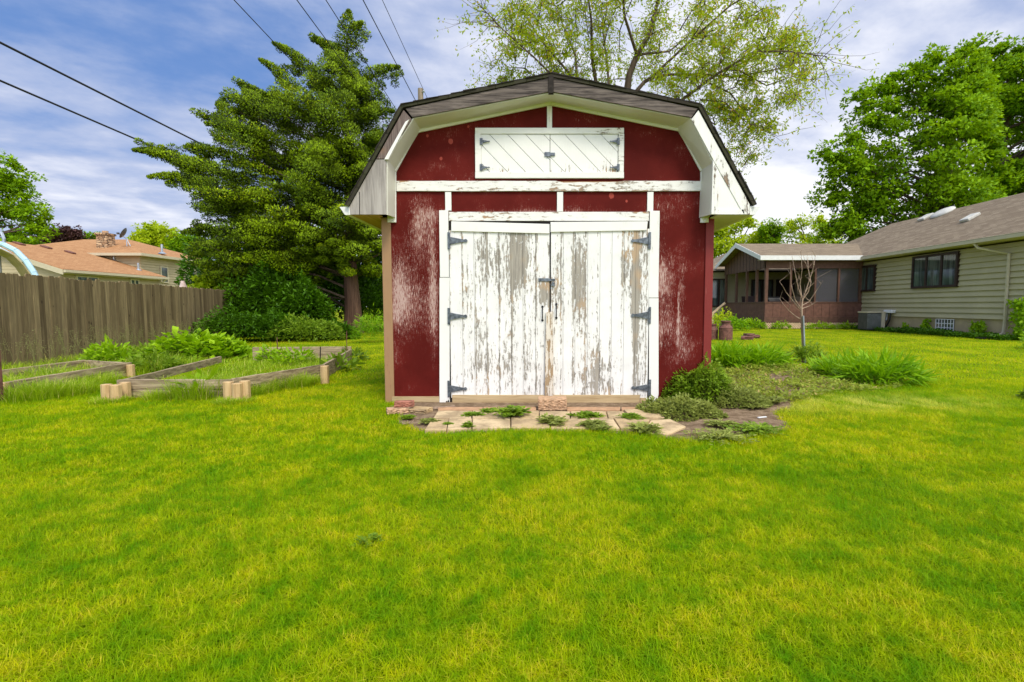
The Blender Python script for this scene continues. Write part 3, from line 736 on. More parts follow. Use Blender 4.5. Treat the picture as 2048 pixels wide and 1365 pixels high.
for a, b, l_ in ((876, 965, 'thin reddish edging strip under the left end of the left door'), (967, 1072, 'thin reddish edging strip below the left door, left of the block'),
                 (1134, 1240, 'thin reddish edging strip right of the tan block'), (1243, 1322, 'pinkish edging strip at the foot of the right jamb')):
    q = [PG(a, 826)[:2], PG(b, 826)[:2], PG(b, 820)[:2], PG(a, 820)[:2]]; mb = MB(); mb.slab(q, -.03, .032)
    tag(mb.build('edging_strip', flat('reddish_edging', (.46, .27, .15), .9, var=.2, sc=14), None, .005), l_, 'edging', 'narrow edging strips at the sill')
def rough_block(name, c, sx, sy, sz, rz, m, label, cat, group=None, jag=.006, n=10):
    mb = MB(); nx = ny = nz = n; pts = {}; vs = []; fs = []
    def idx(p):
        kk = tuple(round(a, 5) for a in p)
        if kk not in pts:
            pts[kk] = len(vs); q = [p[0], p[1], p[2]]
            if p[2] < sz - 1e-4 and p[1] < sy / 2: q = [q[0] + random.uniform(-jag, jag), q[1] + random.uniform(-jag * 1.6, jag), q[2] + random.uniform(-jag, jag) * .4]
            vs.append(q)
        return pts[kk]
    def face(f):
        for i in range(n):
            for j in range(n): fs.append(tuple(idx(f(a, b)) for a, b in ((i / n, j / n), ((i + 1) / n, j / n), ((i + 1) / n, (j + 1) / n), (i / n, (j + 1) / n))))
    X0, X1, Y0, Y1 = -sx / 2, sx / 2, -sy / 2, sy / 2
    face(lambda a, b: (X0 + sx * a, Y0, sz * b)); face(lambda a, b: (X1, Y0 + sy * a, sz * b)); face(lambda a, b: (X1 - sx * a, Y1, sz * b))
    face(lambda a, b: (X0, Y1 - sy * a, sz * b)); face(lambda a, b: (X0 + sx * a, Y0 + sy * b, sz)); face(lambda a, b: (X0 + sx * a, Y1 - sy * b, 0))
    mb.add(vs, fs); o = mb.build(name, m); o.location = c; o.rotation_euler = (0, 0, rz)
    return tag(o, label, cat, group)
c = PG(1105, 824); rough_block('block', (c[0], c[1] + .13, .012), .30, .22, .115, .0, M['block'], 'split faced tan concrete block holding the doors shut', 'block', jag=.006, n=18)
c = PG(802, 830); rough_block('brick', (c[0] - .05, c[1] + .05, .01), .21, .10, .055, .4, M['block'], 'pale brick lying lowest under the red brick', 'brick', 'loose bricks at the left corner')
rough_block('brick', (c[0] + .01, c[1] + .10, .07), .19, .095, .055, .15, M['brick'], 'red brick lying on top of the pale one', 'brick', 'loose bricks at the left corner')
c = PG(838, 828); rough_block('brick', (c[0], c[1] + .06, .005), .20, .16, .045, -.35, M['paver'], 'flat tan stone right of the red brick', 'stone', jag=.01)
c = PG(884, 822)
mb = MB(); mb.beam((c[0] - .1, c[1] + .0, .03), (c[0] + .12, c[1] + .10, .03), .03, .012); tag(mb.build('wood_scrap', M['bark_light']), 'splinter of wood lying on soil by the left jamb', 'wood scrap')
c = PG(1524, 838); mb = MB(); mb.beam((c[0] - .05, c[1] - .02, .016), (c[0] + .05, c[1] + .02, .016), .02, .008); tag(mb.build('litter', M['white']), 'thin white scrap lying on the bare soil', 'litter')

# ================================================================== plants by leaf meshes
def frond_weed(c, r, h, nst, ll, m, name, label, cat='weed', group=None, toothed=7, seed=1, ratio=.45, parent=None):
    """stems arching out of one root, with paired leaflets"""
    P, D, L = [], [], []
    for i in range(nst):
        a = random.uniform(0, 2 * math.pi); rr = r * random.uniform(.25, 1); hh = h * random.uniform(.35, 1) * (1 - .45 * rr / r)
        for j in range(toothed):
            t = (j + .6) / toothed; x = c[0] + math.cos(a) * rr * t; y = c[1] + math.sin(a) * rr * t * .95; zz = c[2] + hh * math.sin(min(1, t * 1.25) * math.pi / 2) * (1 if t < .8 else .93)
            for s_ in (-1, 1):
                aa = a + s_ * random.uniform(.6, 1.2); P.append((x, y, zz)); D.append((math.cos(aa), math.sin(aa), random.uniform(-.15, .5))); L.append(ll * random.uniform(.6, 1.2) * (1.1 - .5 * t))
        P.append((x, y, zz)); D.append((math.cos(a), math.sin(a), .1)); L.append(ll)
    P = np.array(P); D = np.array(D); L = np.array(L)
    V, Fq, k = leaves(P, D, L, L * ratio, np.array([[0, 0, 1.0]])); n = len(P)
    o = np_mesh(name, V - np.array(c) if parent is None else V, Fq, rep(k, n), m, parent)
    if parent is None: o.location = c; tag(o, label, cat, group)
    return o
for px, py, r, h, ll, m, l_ in ((945, 832, .11, .035, .05, 'weed', 'small flat weed on the second paver from the left'), (980, 825, .10, .04, .05, 'weed', 'small weed touching the left side of the widest weed'),
                                (1022, 834, .20, .12, .075, 'weed', 'widest green weed, in front of the left door'), (1101, 848, .16, .09, .065, 'weed_pale', 'grey green thistly weed in front of the block'),
                                (1174, 834, .14, .045, .06, 'weed', 'flat weed right of the block, close to the sill'), (1140, 832, .05, .02, .03, 'weed', 'tiny sprout just right of the block'),
                                (1180, 852, .14, .05, .06, 'weed_pale', 'pale weed on the slanting front paver'), (1200, 859, .09, .035, .05, 'weed_pale', 'small pale weed at the lawn edge'),
                                (1262, 838, .12, .05, .055, 'weed', 'weed on the split between the right hand slabs'), (1290, 862, .18, .07, .06, 'weed_pale', 'pale weed at the front edge, near the big weed'),
                                (936, 857, .05, .07, .035, 'weed', 'upright sprig between the front pavers'), (896, 851, .05, .03, .03, 'weed', 'tiny sprout in the crack of the left pavers'),
                                (858, 845, .10, .03, .04, 'weed_pale', 'thin weed on soil at the left end'), (814, 836, .06, .02, .05, 'weed', 'broad leaved sprout between the loose bricks'),
                                (1443, 851, .16, .05, .05, 'weed_pale', 'lone weed on the bare soil right of the shed'), (1512, 864, .26, .07, .055, 'weed', 'ragged weed at the front edge of the bare soil'),
                                (1508, 815, .13, .05, .05, 'weed_pale', 'small clump on soil above the white scrap'), (1440, 878, .30, .06, .05, 'weed_pale', 'low weed at the lawn edge below the bare soil'),
                                (1550, 806, .14, .07, .05, 'weed_pale', 'small clump at the right edge of the bare soil')):
    c = PG(px, py, .02); frond_weed(c, r, h, int(22 + r * 140), ll, M[m], 'weed', l_, 'weed', 'weeds growing between the pavers')
c = PG(816, 850, .01); mb = MB()
for i in range(14): a = random.random() * 6.28; mb.beam((c[0], c[1], .012), (c[0] + math.cos(a) * .06, c[1] + math.sin(a) * .06, .02 + random.random() * .03), .004, .004)
tag(mb.build('dry_twigs', M['bark_light']), 'little bunch of dry twigs on soil at the left corner', 'twigs')

# the big weed at the shed's right corner
def mound(name, c, rx, ry, h, n, ll, m, label, cat, group=None, spikes=0, ratio=.45, parent=None, tip=None, shape=.6, zmin=.0):
    """leafy mound: leaves on short stems through a dome, denser at its skin"""
    a = rng.random(n) * 2 * np.pi; rr = rng.random(n) ** .5; u = rng.random(n) ** .5
    lump = .72 + .5 * vnoise(np.cos(a) * 2 + 5, np.sin(a) * 2 + 5, 1.3, int(abs(c[0] * 7)) % 9 + 1)
    top = (1 - rr ** 2.2) ** shape * h * lump * (.75 + .5 * vnoise(rr * np.cos(a) * 3, rr * np.sin(a) * 3, 1.6, 3))
    x = c[0] + np.cos(a) * rr * rx * lump; y = c[1] + np.sin(a) * rr * ry * lump; z_ = c[2] + zmin + (.25 + .75 * u) * top
    P = np.stack([x, y, z_], 1); D = np.stack([np.cos(a) * (.3 + rr), np.sin(a) * (.3 + rr), rng.normal(size=n) * .4 + .25], 1) + rng.normal(size=(n, 3)) * .55
    L = ll * (.6 + .7 * rng.random(n)); parts = []
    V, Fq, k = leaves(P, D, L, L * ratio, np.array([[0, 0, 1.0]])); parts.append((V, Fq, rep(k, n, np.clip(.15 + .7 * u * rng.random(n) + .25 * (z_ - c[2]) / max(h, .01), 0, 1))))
    for s_ in range(spikes):
        aa = random.random() * 6.28; r2 = random.random() ** .7 * .75; bx, by = c[0] + math.cos(aa) * r2 * rx, c[1] + math.sin(aa) * r2 * ry
        hh = h * random.uniform(.8, 1.35) * (1 - r2 * .45); lx, ly = random.uniform(-.12, .12) * hh, random.uniform(-.12, .12) * hh
        kk = 34; t = rng.random(kk); t = .3 + .7 * t; ang = rng.random(kk) * 6.28
        P = np.stack([bx + lx * t, by + ly * t, c[2] + hh * t], 1); D = np.stack([np.cos(ang), np.sin(ang), .55 + 0 * t], 1)
        V, Fq, k = leaves(P, D, ll * (1.25 - .6 * t), ll * ratio * (1.2 - .6 * t), np.array([[0, 0, 1.0]])); parts.append((V, Fq, rep(k, kk, .5 + .5 * rng.random(kk))))
    V, Fq, Rn = catm(parts)
    o = np_mesh(name, V if parent is not None else V - np.array(c), Fq, Rn, m, parent)
    if parent is None: o.location = c; tag(o, label, cat, group)
    return o
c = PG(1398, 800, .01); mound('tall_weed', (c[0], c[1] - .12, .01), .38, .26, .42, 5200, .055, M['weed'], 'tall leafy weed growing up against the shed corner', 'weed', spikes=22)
c = PG(1365, 828, .01); mound('spreading_weed', (c[0], c[1], .01), .46, .30, .17, 5200, .045, M['weed_pale'], 'spreading grey green weed at the foot of the tall one', 'weed', shape=.9)
c = PG(1455, 808, .01); mound('spreading_weed', (c[0], c[1], .01), .42, .28, .19, 4000, .045, M['weed_pale'], 'low grey green weed between tall weed and bare soil', 'weed', shape=.9)
c = PG(1338, 800, .01); mound('spreading_weed', (c[0] - .03, c[1] - .03, .01), .14, .12, .22, 900, .05, M['weed'], 'small leafy weed reaching left along the base board', 'weed', spikes=3)

# creeping ground cover beyond the bare soil
def carpet(name, poly, n, h, ll, m, kindlabel):
    xs = [p[0] for p in poly]; ys = [p[1] for p in poly]; Q = np.stack([rng.uniform(min(xs), max(xs), n * 2), rng.uniform(min(ys), max(ys), n * 2)], 1)
    Q = Q[inpoly(Q, poly)]; keep = vnoise(Q[:, 0], Q[:, 1], 3.5, 2) * .6 + vnoise(Q[:, 0], Q[:, 1], 11, 7) * .4 + .3 * rng.random(len(Q)) > .59; Q = Q[keep][:n]; k2 = len(Q)
    hh = h * (.2 + vnoise(Q[:, 0], Q[:, 1], 4.0, 5)) * rng.random(k2); P = np.stack([Q[:, 0], Q[:, 1], .01 + hh], 1)
    D = rng.normal(size=(k2, 3)); D[:, 2] = abs(D[:, 2]) * .5; L = ll * (.5 + rng.random(k2))
    V, Fq, k = leaves(P, D, L, L * .6, np.array([[0, 0, 1.0]])); o = np_mesh(name, V, Fq, rep(k, k2), m); return tag(o, kindlabel[0], kindlabel[1], kind='stuff')
cp_ = [PG(*p)[:2] for p in ((1425, 735), (1520, 733), (1620, 738), (1720, 752), (1810, 768), (1800, 782), (1660, 792), (1590, 808), (1500, 806), (1430, 800))]
carpet('ground_cover', cp_, 17000, .09, .042, M['cover'], ('creeping olive weeds carpeting the ground right of the shed', 'ground cover'))

# ================================================================== lawn grass
bedA = [PG(235, 800)[:2], PG(478, 800)[:2], PG(700, 722)[:2], PG(505, 722)[:2]]
def lawn_blades(n, y0, y1, xmargin, h, wid, segs, pw):
    t = rng.random(n); Y = (y0 ** (1 - pw) + t * (y1 ** (1 - pw) - y0 ** (1 - pw))) ** (1 / (1 - pw)) if pw != 1 else y0 * (y1 / y0) ** t
    lo, hi = -1.085 - xmargin, .965 + xmargin
    X = Y * (lo + (hi - lo) * rng.random(n))
    Q = np.stack([X, Y], 1); k = np.ones(n, bool)
    k &= ~((X > xL - .02) & (X < xR + .02) & (Y > S - .06) & (Y < S + DEPTH))
    # outside the soil, with a fringe
    k &= ~(inpoly(Q, soil_poly) & (edgedist(Q, soil_poly) > .05 * rng.random(n)))
    k &= ~((X > 10.7) & (Y > 24.2)); k &= X < 15.6
    fx = -9.1 - (Y - 8.4) * .235; k &= X > fx - .05
    Q = Q[k]; X, Y = Q[:, 0], Q[:, 1]; m_ = len(X)
    big = vnoise(X, Y, 2.2, 1) * .6 + vnoise(X, Y, 6.0, 2) * .4
    hh = h * (.55 + .8 * big) * (.55 + .75 * rng.random(m_)); 
    base = np.stack([X, Y, np.zeros(m_)], 1); ang = rng.random(m_) * 2 * np.pi + .8 * vnoise(X, Y, 1.1, 6)
    w_ = wid * (.6 + .8 * rng.random(m_)); lean = hh * (.2 + 1.3 * rng.random(m_))
    V, Fq, kk = blades(base, ang, hh, w_, lean, segs)
    return V, Fq, rep(kk, m_)
parts = [lawn_blades(340000, .95, 3.2, .45, .044, .0030, 3, .3), lawn_blades(420000, 3.2, 7.5, .35, .048, .0050, 2, .6), lawn_blades(230000, 7.5, 26, .25, .055, .013, 1, .7)]
nl_ = 3500; yl = 1.2 + 6 * rng.random(nl_) ** 1.3; bl = np.stack([yl * rng.uniform(-1.2, 1.1, nl_), yl, .030 + .02 * rng.random(nl_)], 1); bl = bl[~inpoly(bl[:, :2], soil_poly) & (bl[:, 1] < 5.6)]; nl_ = len(bl)
V, Fq, kk = blades(bl, rng.random(nl_) * 6.28, np.full(nl_, .006), np.full(nl_, .0025), .02 + .03 * rng.random(nl_), 2)
parts.append((V, Fq, np.repeat(.87 + .13 * rng.random(nl_), kk)))      # dry clippings lying in the turf
V, Fq, Rn = catm(parts)
tag(np_mesh('lawn_grass', V, Fq, Rn, M['grass']), 'bright yellow green mown lawn grass', 'grass', kind='stuff')

def grass_tuft(name, c, r, n, h, wid, m, label, cat='grass tuft', group=None, lean=.6, segs=4, ry=None, seeds=False, parent=None):
    a = rng.random(n) * 2 * np.pi; rr = r * rng.random(n) ** .6; ry = ry or r
    base = np.stack([c[0] + np.cos(a) * rr, c[1] + np.sin(a) * rr * ry / r, np.full(n, c[2])], 1)
    hh = h * (.5 + .6 * rng.random(n)); ang = a + rng.normal(size=n) * .9
    V, Fq, k = blades(base, ang, hh, wid * (.6 + .7 * rng.random(n)), hh * lean * (.3 + rng.random(n)), segs)
    o = np_mesh(name, V if parent is not None else V - np.array(c), Fq, rep(k, n), m, parent)
    if parent is None: o.location = c; tag(o, label, cat, group)
    return o

# right-hand garden: strap-leaved clumps, sapling
for px, py, r, h, n, l_ in ((1466, 736, .55, .42, 900, 'daylily clump nearest the shed corner'), (1516, 735, .50, .38, 800, 'daylily clump between the shed and the sapling'),
                            (1690, 752, .55, .30, 700, 'low daylily clump right of the sapling'), (1750, 765, .62, .40, 1100, 'widest daylily clump, far right of the garden'),
                            (1436, 737, .35, .40, 500, 'daylily clump half hidden behind the shed corner')):
    c = PG(px, py, 0); mound('daylily', (c[0], c[1] - .05, 0), r * .85, r * .6, h * .78, int(n * 1.1), .26, M['strap'], l_, 'daylily', 'daylily clumps in the garden patch', ratio=.12, shape=.5)
c = PG(1606, 726)
sap = empty('sapling', (c[0], c[1], 0), 'bare young sapling with thin upright twigs tied to a metal stake', 'young tree')
Zs = c[1]
tr = [PY(x_, y_, Zs) for x_, y_ in ((1606, 726), (1606, 690), (1604, 650), (1603, 615), (1605, 600))]
mb = MB(); mb.tube([(p[0], Zs, max(p[2], 0)) for p in tr], [.028, .026, .022, .018, .015], 8); mb.build('trunk', M['bark_light'], sap)
def twig(pts, r0=.011):
    P_ = []; 
    for i, (x_, y_) in enumerate(pts):
        dz = .35 * math.sin(i * 1.3 + pts[0][0]) * (i / len(pts)); P_.append(PY(x_, y_, Zs + dz * .6))
    n = len(P_); mb = MB(); mb.tube(P_, [r0 * (1 - .75 * i / (n - 1)) for i in range(n)], 6)
    for i in range(1, n):
        if random.random() < .8:
            a = Vector(P_[i - 1]).lerp(Vector(P_[i]), random.random()); mb.tube([a, a + Vector((random.uniform(-.1, .1), random.uniform(-.1, .1), .10)), a + Vector((random.uniform(-.22, .22), random.uniform(-.1, .1), .26))], [r0 * .4, r0 * .3, r0 * .15], 5)
    mb.build('branch', M['bark_light'], sap)
for pts in ([(1604, 620), (1590, 600), (1582, 570), (1580, 525)], [(1605, 600), (1596, 575), (1590, 545), (1584, 512)], [(1605, 600), (1616, 585), (1622, 565), (1618, 545), (1606, 510)],
            [(1603, 612), (1618, 604), (1634, 580), (1646, 562)], [(1603, 640), (1590, 632), (1576, 620), (1566, 608)], [(1603, 622), (1584, 600), (1572, 585), (1564, 570)],
            [(1605, 602), (1624, 545), (1628, 530), (1631, 510)], [(1603, 618), (1620, 612), (1636, 602)], [(1620, 560), (1616, 535), (1616, 515)], [(1604, 600), (1600, 570), (1604, 540), (1602, 500)]):
    twig(pts)
mb = MB(); a = PY(1610, 728, Zs - .05); b = PY(1606.5, 632, Zs - .05); mb.tube([(a[0], a[1], 0), b], .017, 8); mb.build('stake', M['steel'], sap)
mound('flowering_plant', (c[0] + .02, c[1] - .1, 0), .34, .26, .36, 520, .10, M['weed'], 'small leafy plant around the foot of the sapling', 'plant', spikes=14, ratio=.28)

# milk cans and rubble beyond
def milk_can(c, h, r, label):
    e = empty('milk_can', c, label, 'milk can', 'old rusty milk cans')
    mb = MB(); mb.lathe(c, [(r * .95, 0), (r, .03 * h), (r, .62 * h), (r * 1.03, .64 * h), (r * .97, .66 * h), (r * .62, .82 * h), (r * .60, .92 * h)], 24); mb.build('body', M['rust'], e, smooth=False)
    mb = MB(); mb.lathe(c, [(r * .60, .92 * h), (r * .74, .94 * h), (r * .76, 1.0 * h), (r * .62, 1.01 * h), (r * .55, .97 * h)], 24); mb.build('rim', M['rust'], e)
    for s_ in (-1, 1):
        mb = MB(); mb.tube([(c[0] + s_ * r * .62, c[1], c[2] + .86 * h), (c[0] + s_ * r * .9, c[1], c[2] + .84 * h), (c[0] + s_ * r * .95, c[1], c[2] + .72 * h)], .012, 6); mb.build('handle', M['rust'], e)
c = PG(1451, 681); milk_can((c[0], c[1], 0), .63, .215, 'larger rusty milk can standing clear of the shed')
c = PG(1430, 681); milk_can((c[0], c[1] + .3, 0), .52, .19, 'shorter rusty milk can half hidden by the shed corner')
for i, (px, py, sx, l_) in enumerate(((1494, 680, .35, 'flat brown rock on the left of the little rock pile'), (1505, 677, .4, 'flat brown rock on the right of the little rock pile'), (1498, 674, .3, 'brown rock at the back of the little rock pile'))):
    c = PG(px, py); rough_block('rock', (c[0], c[1], 0), sx, .25, .12, random.uniform(-.5, .5), M['rust'], l_, 'rock', 'rocks piled on the lawn', jag=.03, n=4)

# ================================================================== trees
def fill_poly(poly, Z, n, kd, maxd, power=1.0):
    xs = [p[0] for p in poly]; ys = [p[1] for p in poly]; out = []; tot = 0
    Q = np.stack([rng.uniform(min(xs), max(xs), n * 6), rng.uniform(min(ys), max(ys), n * 6)], 1); Q = Q[inpoly(Q, poly)][:n]
    dm = edgedist(Q, poly) * Z / F; off = (rng.random(len(Q)) * 2 - 1); off = np.sign(off) * np.abs(off) ** power * np.minimum(kd * dm + .3, maxd)
    P = np.array([PY(q[0], q[1], Z) for q in Q]); P = P.astype(float)
    P[:, 1] += off                      # pushed straight back or forward: a body with depth
    return P, dm
CN = []
def clump_leaves(C_, R_, per, ll, wr, kind, flatten=.6, axis=None):
    n = len(C_); N = n * per; ci = np.repeat(np.arange(n), per)
    d_ = rng.normal(size=(N, 3)); d_ /= np.linalg.norm(d_, axis=1, keepdims=True); rad = (.35 + .65 * rng.random(N) ** .5)
    off = d_ * (R_[ci] * rad)[:, None]; off[:, 2] *= flatten
    if axis is not None:            # sprays: drawn out along the branch, rising to the tip
        ax = axis / (np.linalg.norm(axis, axis=1, keepdims=True) + 1e-9); ax[:, 2] = ax[:, 2] * .5 + .22; ax /= np.linalg.norm(ax, axis=1, keepdims=True); ax = ax[ci]
        al = (off * ax).sum(1); t_ = np.clip(al / R_[ci], -1, 1); off = (off - ax * al[:, None]) * (1 - .55 * np.clip(t_, 0, 1))[:, None] + ax * (al * 1.55)[:, None]
    P = C_[ci] + off; cr = rng.random(n)
    if kind == 'cedar': D = d_ * .8 + np.array([[0, 0, .5]]) + rng.normal(size=(N, 3)) * .4; up = None
    elif kind == 'droop': D = d_ * .6 + np.array([[0, 0, -.5]]) + rng.normal(size=(N, 3)) * .5; up = None
    else: D = d_ * .8 + np.array([[0, 0, -.15]]) + rng.normal(size=(N, 3)) * .5; up = np.array([[0, 0, 1.0]])
    L = ll * (.6 + .8 * rng.random(N)); V, Fq, k = leaves(P, D, L, L * wr, up)
    # each clump has its own tone; its leaves are shaded as one rounded tuft
    nn = off / (np.linalg.norm(off, axis=1, keepdims=True) + 1e-9) + np.array([[0, 0, .25]]); CN.append(np.repeat(nn / np.linalg.norm(nn, axis=1, keepdims=True), k, 0))
    return V, Fq, rep(k, N, np.clip(.45 * cr[ci] + .6 * rng.random(N) - .05, 0, 1))
def limbs(root_pts, targets, r0, parent, m, bend=.3, k=6):
    mb = MB(); rp_ = [Vector(p) for p in root_pts]
    for t in targets:
        t = Vector(t); cand = [p for p in rp_ if p.z < t.z + .3] or [rp_[0]]
        s_ = min(cand, key=lambda p: (p - t).length + abs(p.z - t.z + (t - p).length * .35) * .8)
        mid = s_.lerp(t, .5) + Vector((random.uniform(-.3, .3), random.uniform(-.3, .3), random.uniform(-.1, bend) * (t - s_).length * .4))
        q1 = s_.lerp(mid, .55) + Vector((random.uniform(-.1, .1),) * 3); L = (t - s_).length; rr = r0 * (.35 + .65 * min(1, L / 6))
        mb.tube([s_, q1, mid, mid.lerp(t, .5) + Vector((0, 0, random.uniform(-.1, .15))), t], [rr, rr * .8, rr * .6, rr * .4, rr * .15], k, cap=False)
    return mb.build('limbs', m, parent)

# --- the cedar behind the raised beds
ZC = 20.5
ced = empty('cedar_tree', (*PG(707, 668)[:2], 0), 'tall dark evergreen cedar with ragged spreading branches behind the beds', 'tree')
ced.location = (PY(707, 660, ZC)[0], ZC, 0)
cpoly = [(712, 44), (732, 60), (724, 78), (715, 92), (722, 110), (712, 128), (716, 148), (745, 150), (775, 143), (800, 142), (786, 156), (764, 166), (752, 180), (770, 196), (788, 222),
         (776, 240), (782, 262), (768, 285), (762, 300), (752, 330), (760, 350), (780, 400), (800, 480), (800, 560), (740, 552), (705, 548), (660, 562), (580, 580), (520, 590), (470, 580), (430, 560), (406, 530), (396, 505), (420, 480), (386, 466), (384, 452),
         (420, 440), (430, 424), (404, 416), (392, 396), (372, 380), (340, 370), (328, 358), (362, 354), (392, 350), (400, 342), (372, 338), (345, 326), (312, 312), (286, 302), (300, 294), (340, 304), (362, 296), (385, 300), (412, 312), (428, 296),
         (440, 282), (474, 270), (448, 262), (430, 250), (408, 234), (440, 232), (466, 236), (452, 220), (438, 198), (462, 200), (490, 206), (505, 196), (480, 164), (500, 172), (520, 188), (548, 196), (560, 188), (590, 196), (592, 178), (560, 160),
         (544, 138), (566, 130), (592, 138), (600, 150), (604, 132), (590, 118), (572, 106), (592, 110), (612, 122), (628, 138), (650, 148), (658, 140), (676, 132), (672, 112), (652, 98), (634, 80), (660, 86), (676, 92), (688, 80), (694, 62)]
C_, dm = fill_poly(cpoly, ZC, 620, 1.7, 3.0, .6)
C2, dm2 = fill_poly([(690, 140), (760, 200), (775, 260), (755, 330), (790, 430), (790, 555), (700, 545), (640, 440), (650, 250)], ZC, 110, 1.5, 2.0, .6); C2[:, 1] -= 1.0; C_ = np.concatenate([C_, C2]); dm = np.concatenate([dm, dm2 + .5])
# extra clumps close to the outline so that the ragged tips read
per_ = []
for i in range(len(cpoly)):
    a = np.array(cpoly[i], float); b = np.array(cpoly[(i + 1) % len(cpoly)], float); L = np.linalg.norm(b - a)
    for t in np.arange(0, 1, 12 / max(L, 12)): per_.append(a + (b - a) * t)
cen = np.array([600, 330.])
per_ = np.array(per_); dirc = cen - per_; dirc /= np.linalg.norm(dirc, axis=1, keepdims=True); per_ = per_ + dirc * 4
Pe = np.array([PY(q[0], q[1], ZC) for q in per_]); Pe[:, 1] += rng.normal(size=len(Pe)) * .35
kp = dm > .34; C_ = C_[kp]; dm = dm[kp]; R1 = np.minimum(np.clip(.16 + dm * .28, .16, .54) * (.7 + .6 * rng.random(len(C_))), dm * .85); R2 = .12 + .08 * rng.random(len(Pe))
axis = C_ - np.array([PY(690, 600, ZC)[0], ZC, 4.0]); 
# pointed sprays that carry the branch tips out of the mass
SP = [((284, 301), (400, 335)), ((330, 360), (430, 375)), ((320, 312), (420, 350)), ((384, 386), (450, 420)), ((412, 234), (500, 268)), ((436, 202), (520, 240)), ((478, 163), (560, 225)), ((544, 136), (612, 200)), ((573, 106), (660, 180)), ((632, 80), (700, 130)),
      ((733, 62), (698, 105)), ((712, 44), (700, 90)), ((802, 142), (712, 172)), ((786, 222), (716, 240)), ((792, 262), (720, 290)), ((388, 466), (470, 478)), ((398, 508), (470, 520)), ((430, 560), (500, 540)), ((404, 416), (480, 430)), ((446, 262), (520, 290)),
      ((650, 96), (690, 130)), ((505, 190), (560, 240)), ((600, 128), (640, 180)), ((560, 300), (640, 330)), ((470, 330), (560, 360)), ((600, 240), (670, 275)), ((500, 420), (580, 445)), ((620, 400), (690, 425)), ((570, 470), (650, 490)), ((540, 530), (620, 540))]
sc_, sr_, sa_ = [], [], []
for i, (t_, b_) in enumerate(SP):
    a = Vector(PY(*b_, ZC)); b = Vector(PY(*t_, ZC)); dy = random.uniform(-1, 1) if i < 23 else -2.6; L = (b - a).length; m_ = int(L / .22) + 2
    for j in range(m_):
        t = j / (m_ - 1); p = a.lerp(b, t); p.y += dy * (.6 + .4 * t); p.z += math.sin(t * 3.1) * .10 * L - .05 * L; sc_.append(tuple(p)); sr_.append(.40 * (1 - t) ** .8 + .06); sa_.append(tuple((b - a)))
anch = np.concatenate([C_, np.array(sc_)]); ok_ = np.array([np.min(np.linalg.norm((anch - p)[:, [0, 2]], axis=1)) < .55 for p in Pe])
CN.clear(); v1 = clump_leaves(C_, R1, 900, .066, .50, 'cedar', .46, axis); v2 = clump_leaves(Pe[ok_], R2[ok_], 160, .066, .5, 'cedar', .7)
v3 = clump_leaves(np.array(sc_), np.array(sr_), 340, .066, .5, 'cedar', .65, np.array(sa_))
V, Fq, Rn = catm([v1, v2, v3]); np_mesh('crown', V, Fq, Rn, M['cedar'], ced, np.concatenate(CN))
bx = ced.location.x
tp = [(bx, ZC, -.1), (bx, ZC, .9), (bx - .05, ZC, 2.2), (bx - .1, ZC + .1, 4), (bx - .05, ZC, 6.5), (bx + .0, ZC, 9), (bx + .05, ZC, 11.6)]
mb = MB(); mb.tube(tp, [.42, .33, .27, .17, .09, .05, .02], 12); mb.build('trunk', M['bark_red'], ced)
idx = rng.choice(len(C_), 90, replace=False); limbs([Vector(tp[i]).lerp(Vector(tp[i + 1]), t) for i in range(1, 6) for t in (0, .33, .66)], [C_[i] for i in idx], .06, ced, M['bark'], .1)

# --- maple(s) over the ranch house
def broad_tree(name, poly, Z, trunk_px, label, group, m, nclump=420, per=190, ll=.2, R0=.75, kd=.8, maxd=3.5, tr=.35, bark='bark', forks=None, wr=.62, nl=60, cat='tree', ground_px=None, limbr=.13):
    bxx = PY(trunk_px, 600, Z)[0]; e = empty(name, (bxx, Z, 0), label, cat, group)
    C_, dm = fill_poly(poly, Z, nclump, kd, maxd, .9); R1 = np.clip(.3 + dm * .3, .3, 1) * R0 * (.7 + .6 * rng.random(len(C_)))
    pe = []
    for i in range(len(poly)):
        a = np.array(poly[i], float); b = np.array(poly[(i + 1) % len(poly)], float); L = np.linalg.norm(b - a); st = R0 * .5 * F / Z
        for t in np.arange(0, 1, st / max(L, st)): pe.append(a + (b - a) * t + rng.normal(size=2) * R0 * .15 * F / Z)
    Pe = np.array([PY(q[0], q[1], Z) for q in pe]); Pe[:, 1] += rng.normal(size=len(Pe)) * R0 * .8
    CN.clear(); parts = [clump_leaves(C_, R1, per, ll, wr, 'broad', .5), clump_leaves(Pe, R0 * (.30 + .25 * rng.random(len(Pe))), max(40, per // 4), ll * .9, wr, 'broad', .75)]
    V, Fq, Rn = catm(parts); np_mesh('crown', V, Fq, Rn, m, e, np.concatenate(CN))
    ztop = C_[:, 2].max(); zlow = C_[:, 2].min()
    tp = [(bxx, Z, -.1), (bxx, Z, zlow), (bxx + .1, Z + .1, (zlow * .6 + ztop * .4)), (bxx + .3, Z, ztop * .8)]
    mb = MB(); mb.tube(tp, [tr * 1.25, tr, tr * .7, tr * .2], 10); mb.build('trunk', M[bark], e)
    idx = rng.choice(len(C_), min(nl, len(C_)), replace=False); limbs([Vector(tp[i]).lerp(Vector(tp[i + 1]), t) for i in (1, 2) for t in (0, .2, .4, .6, .8)], [C_[i] for i in idx], limbr, e, M[bark], .3)
    return e
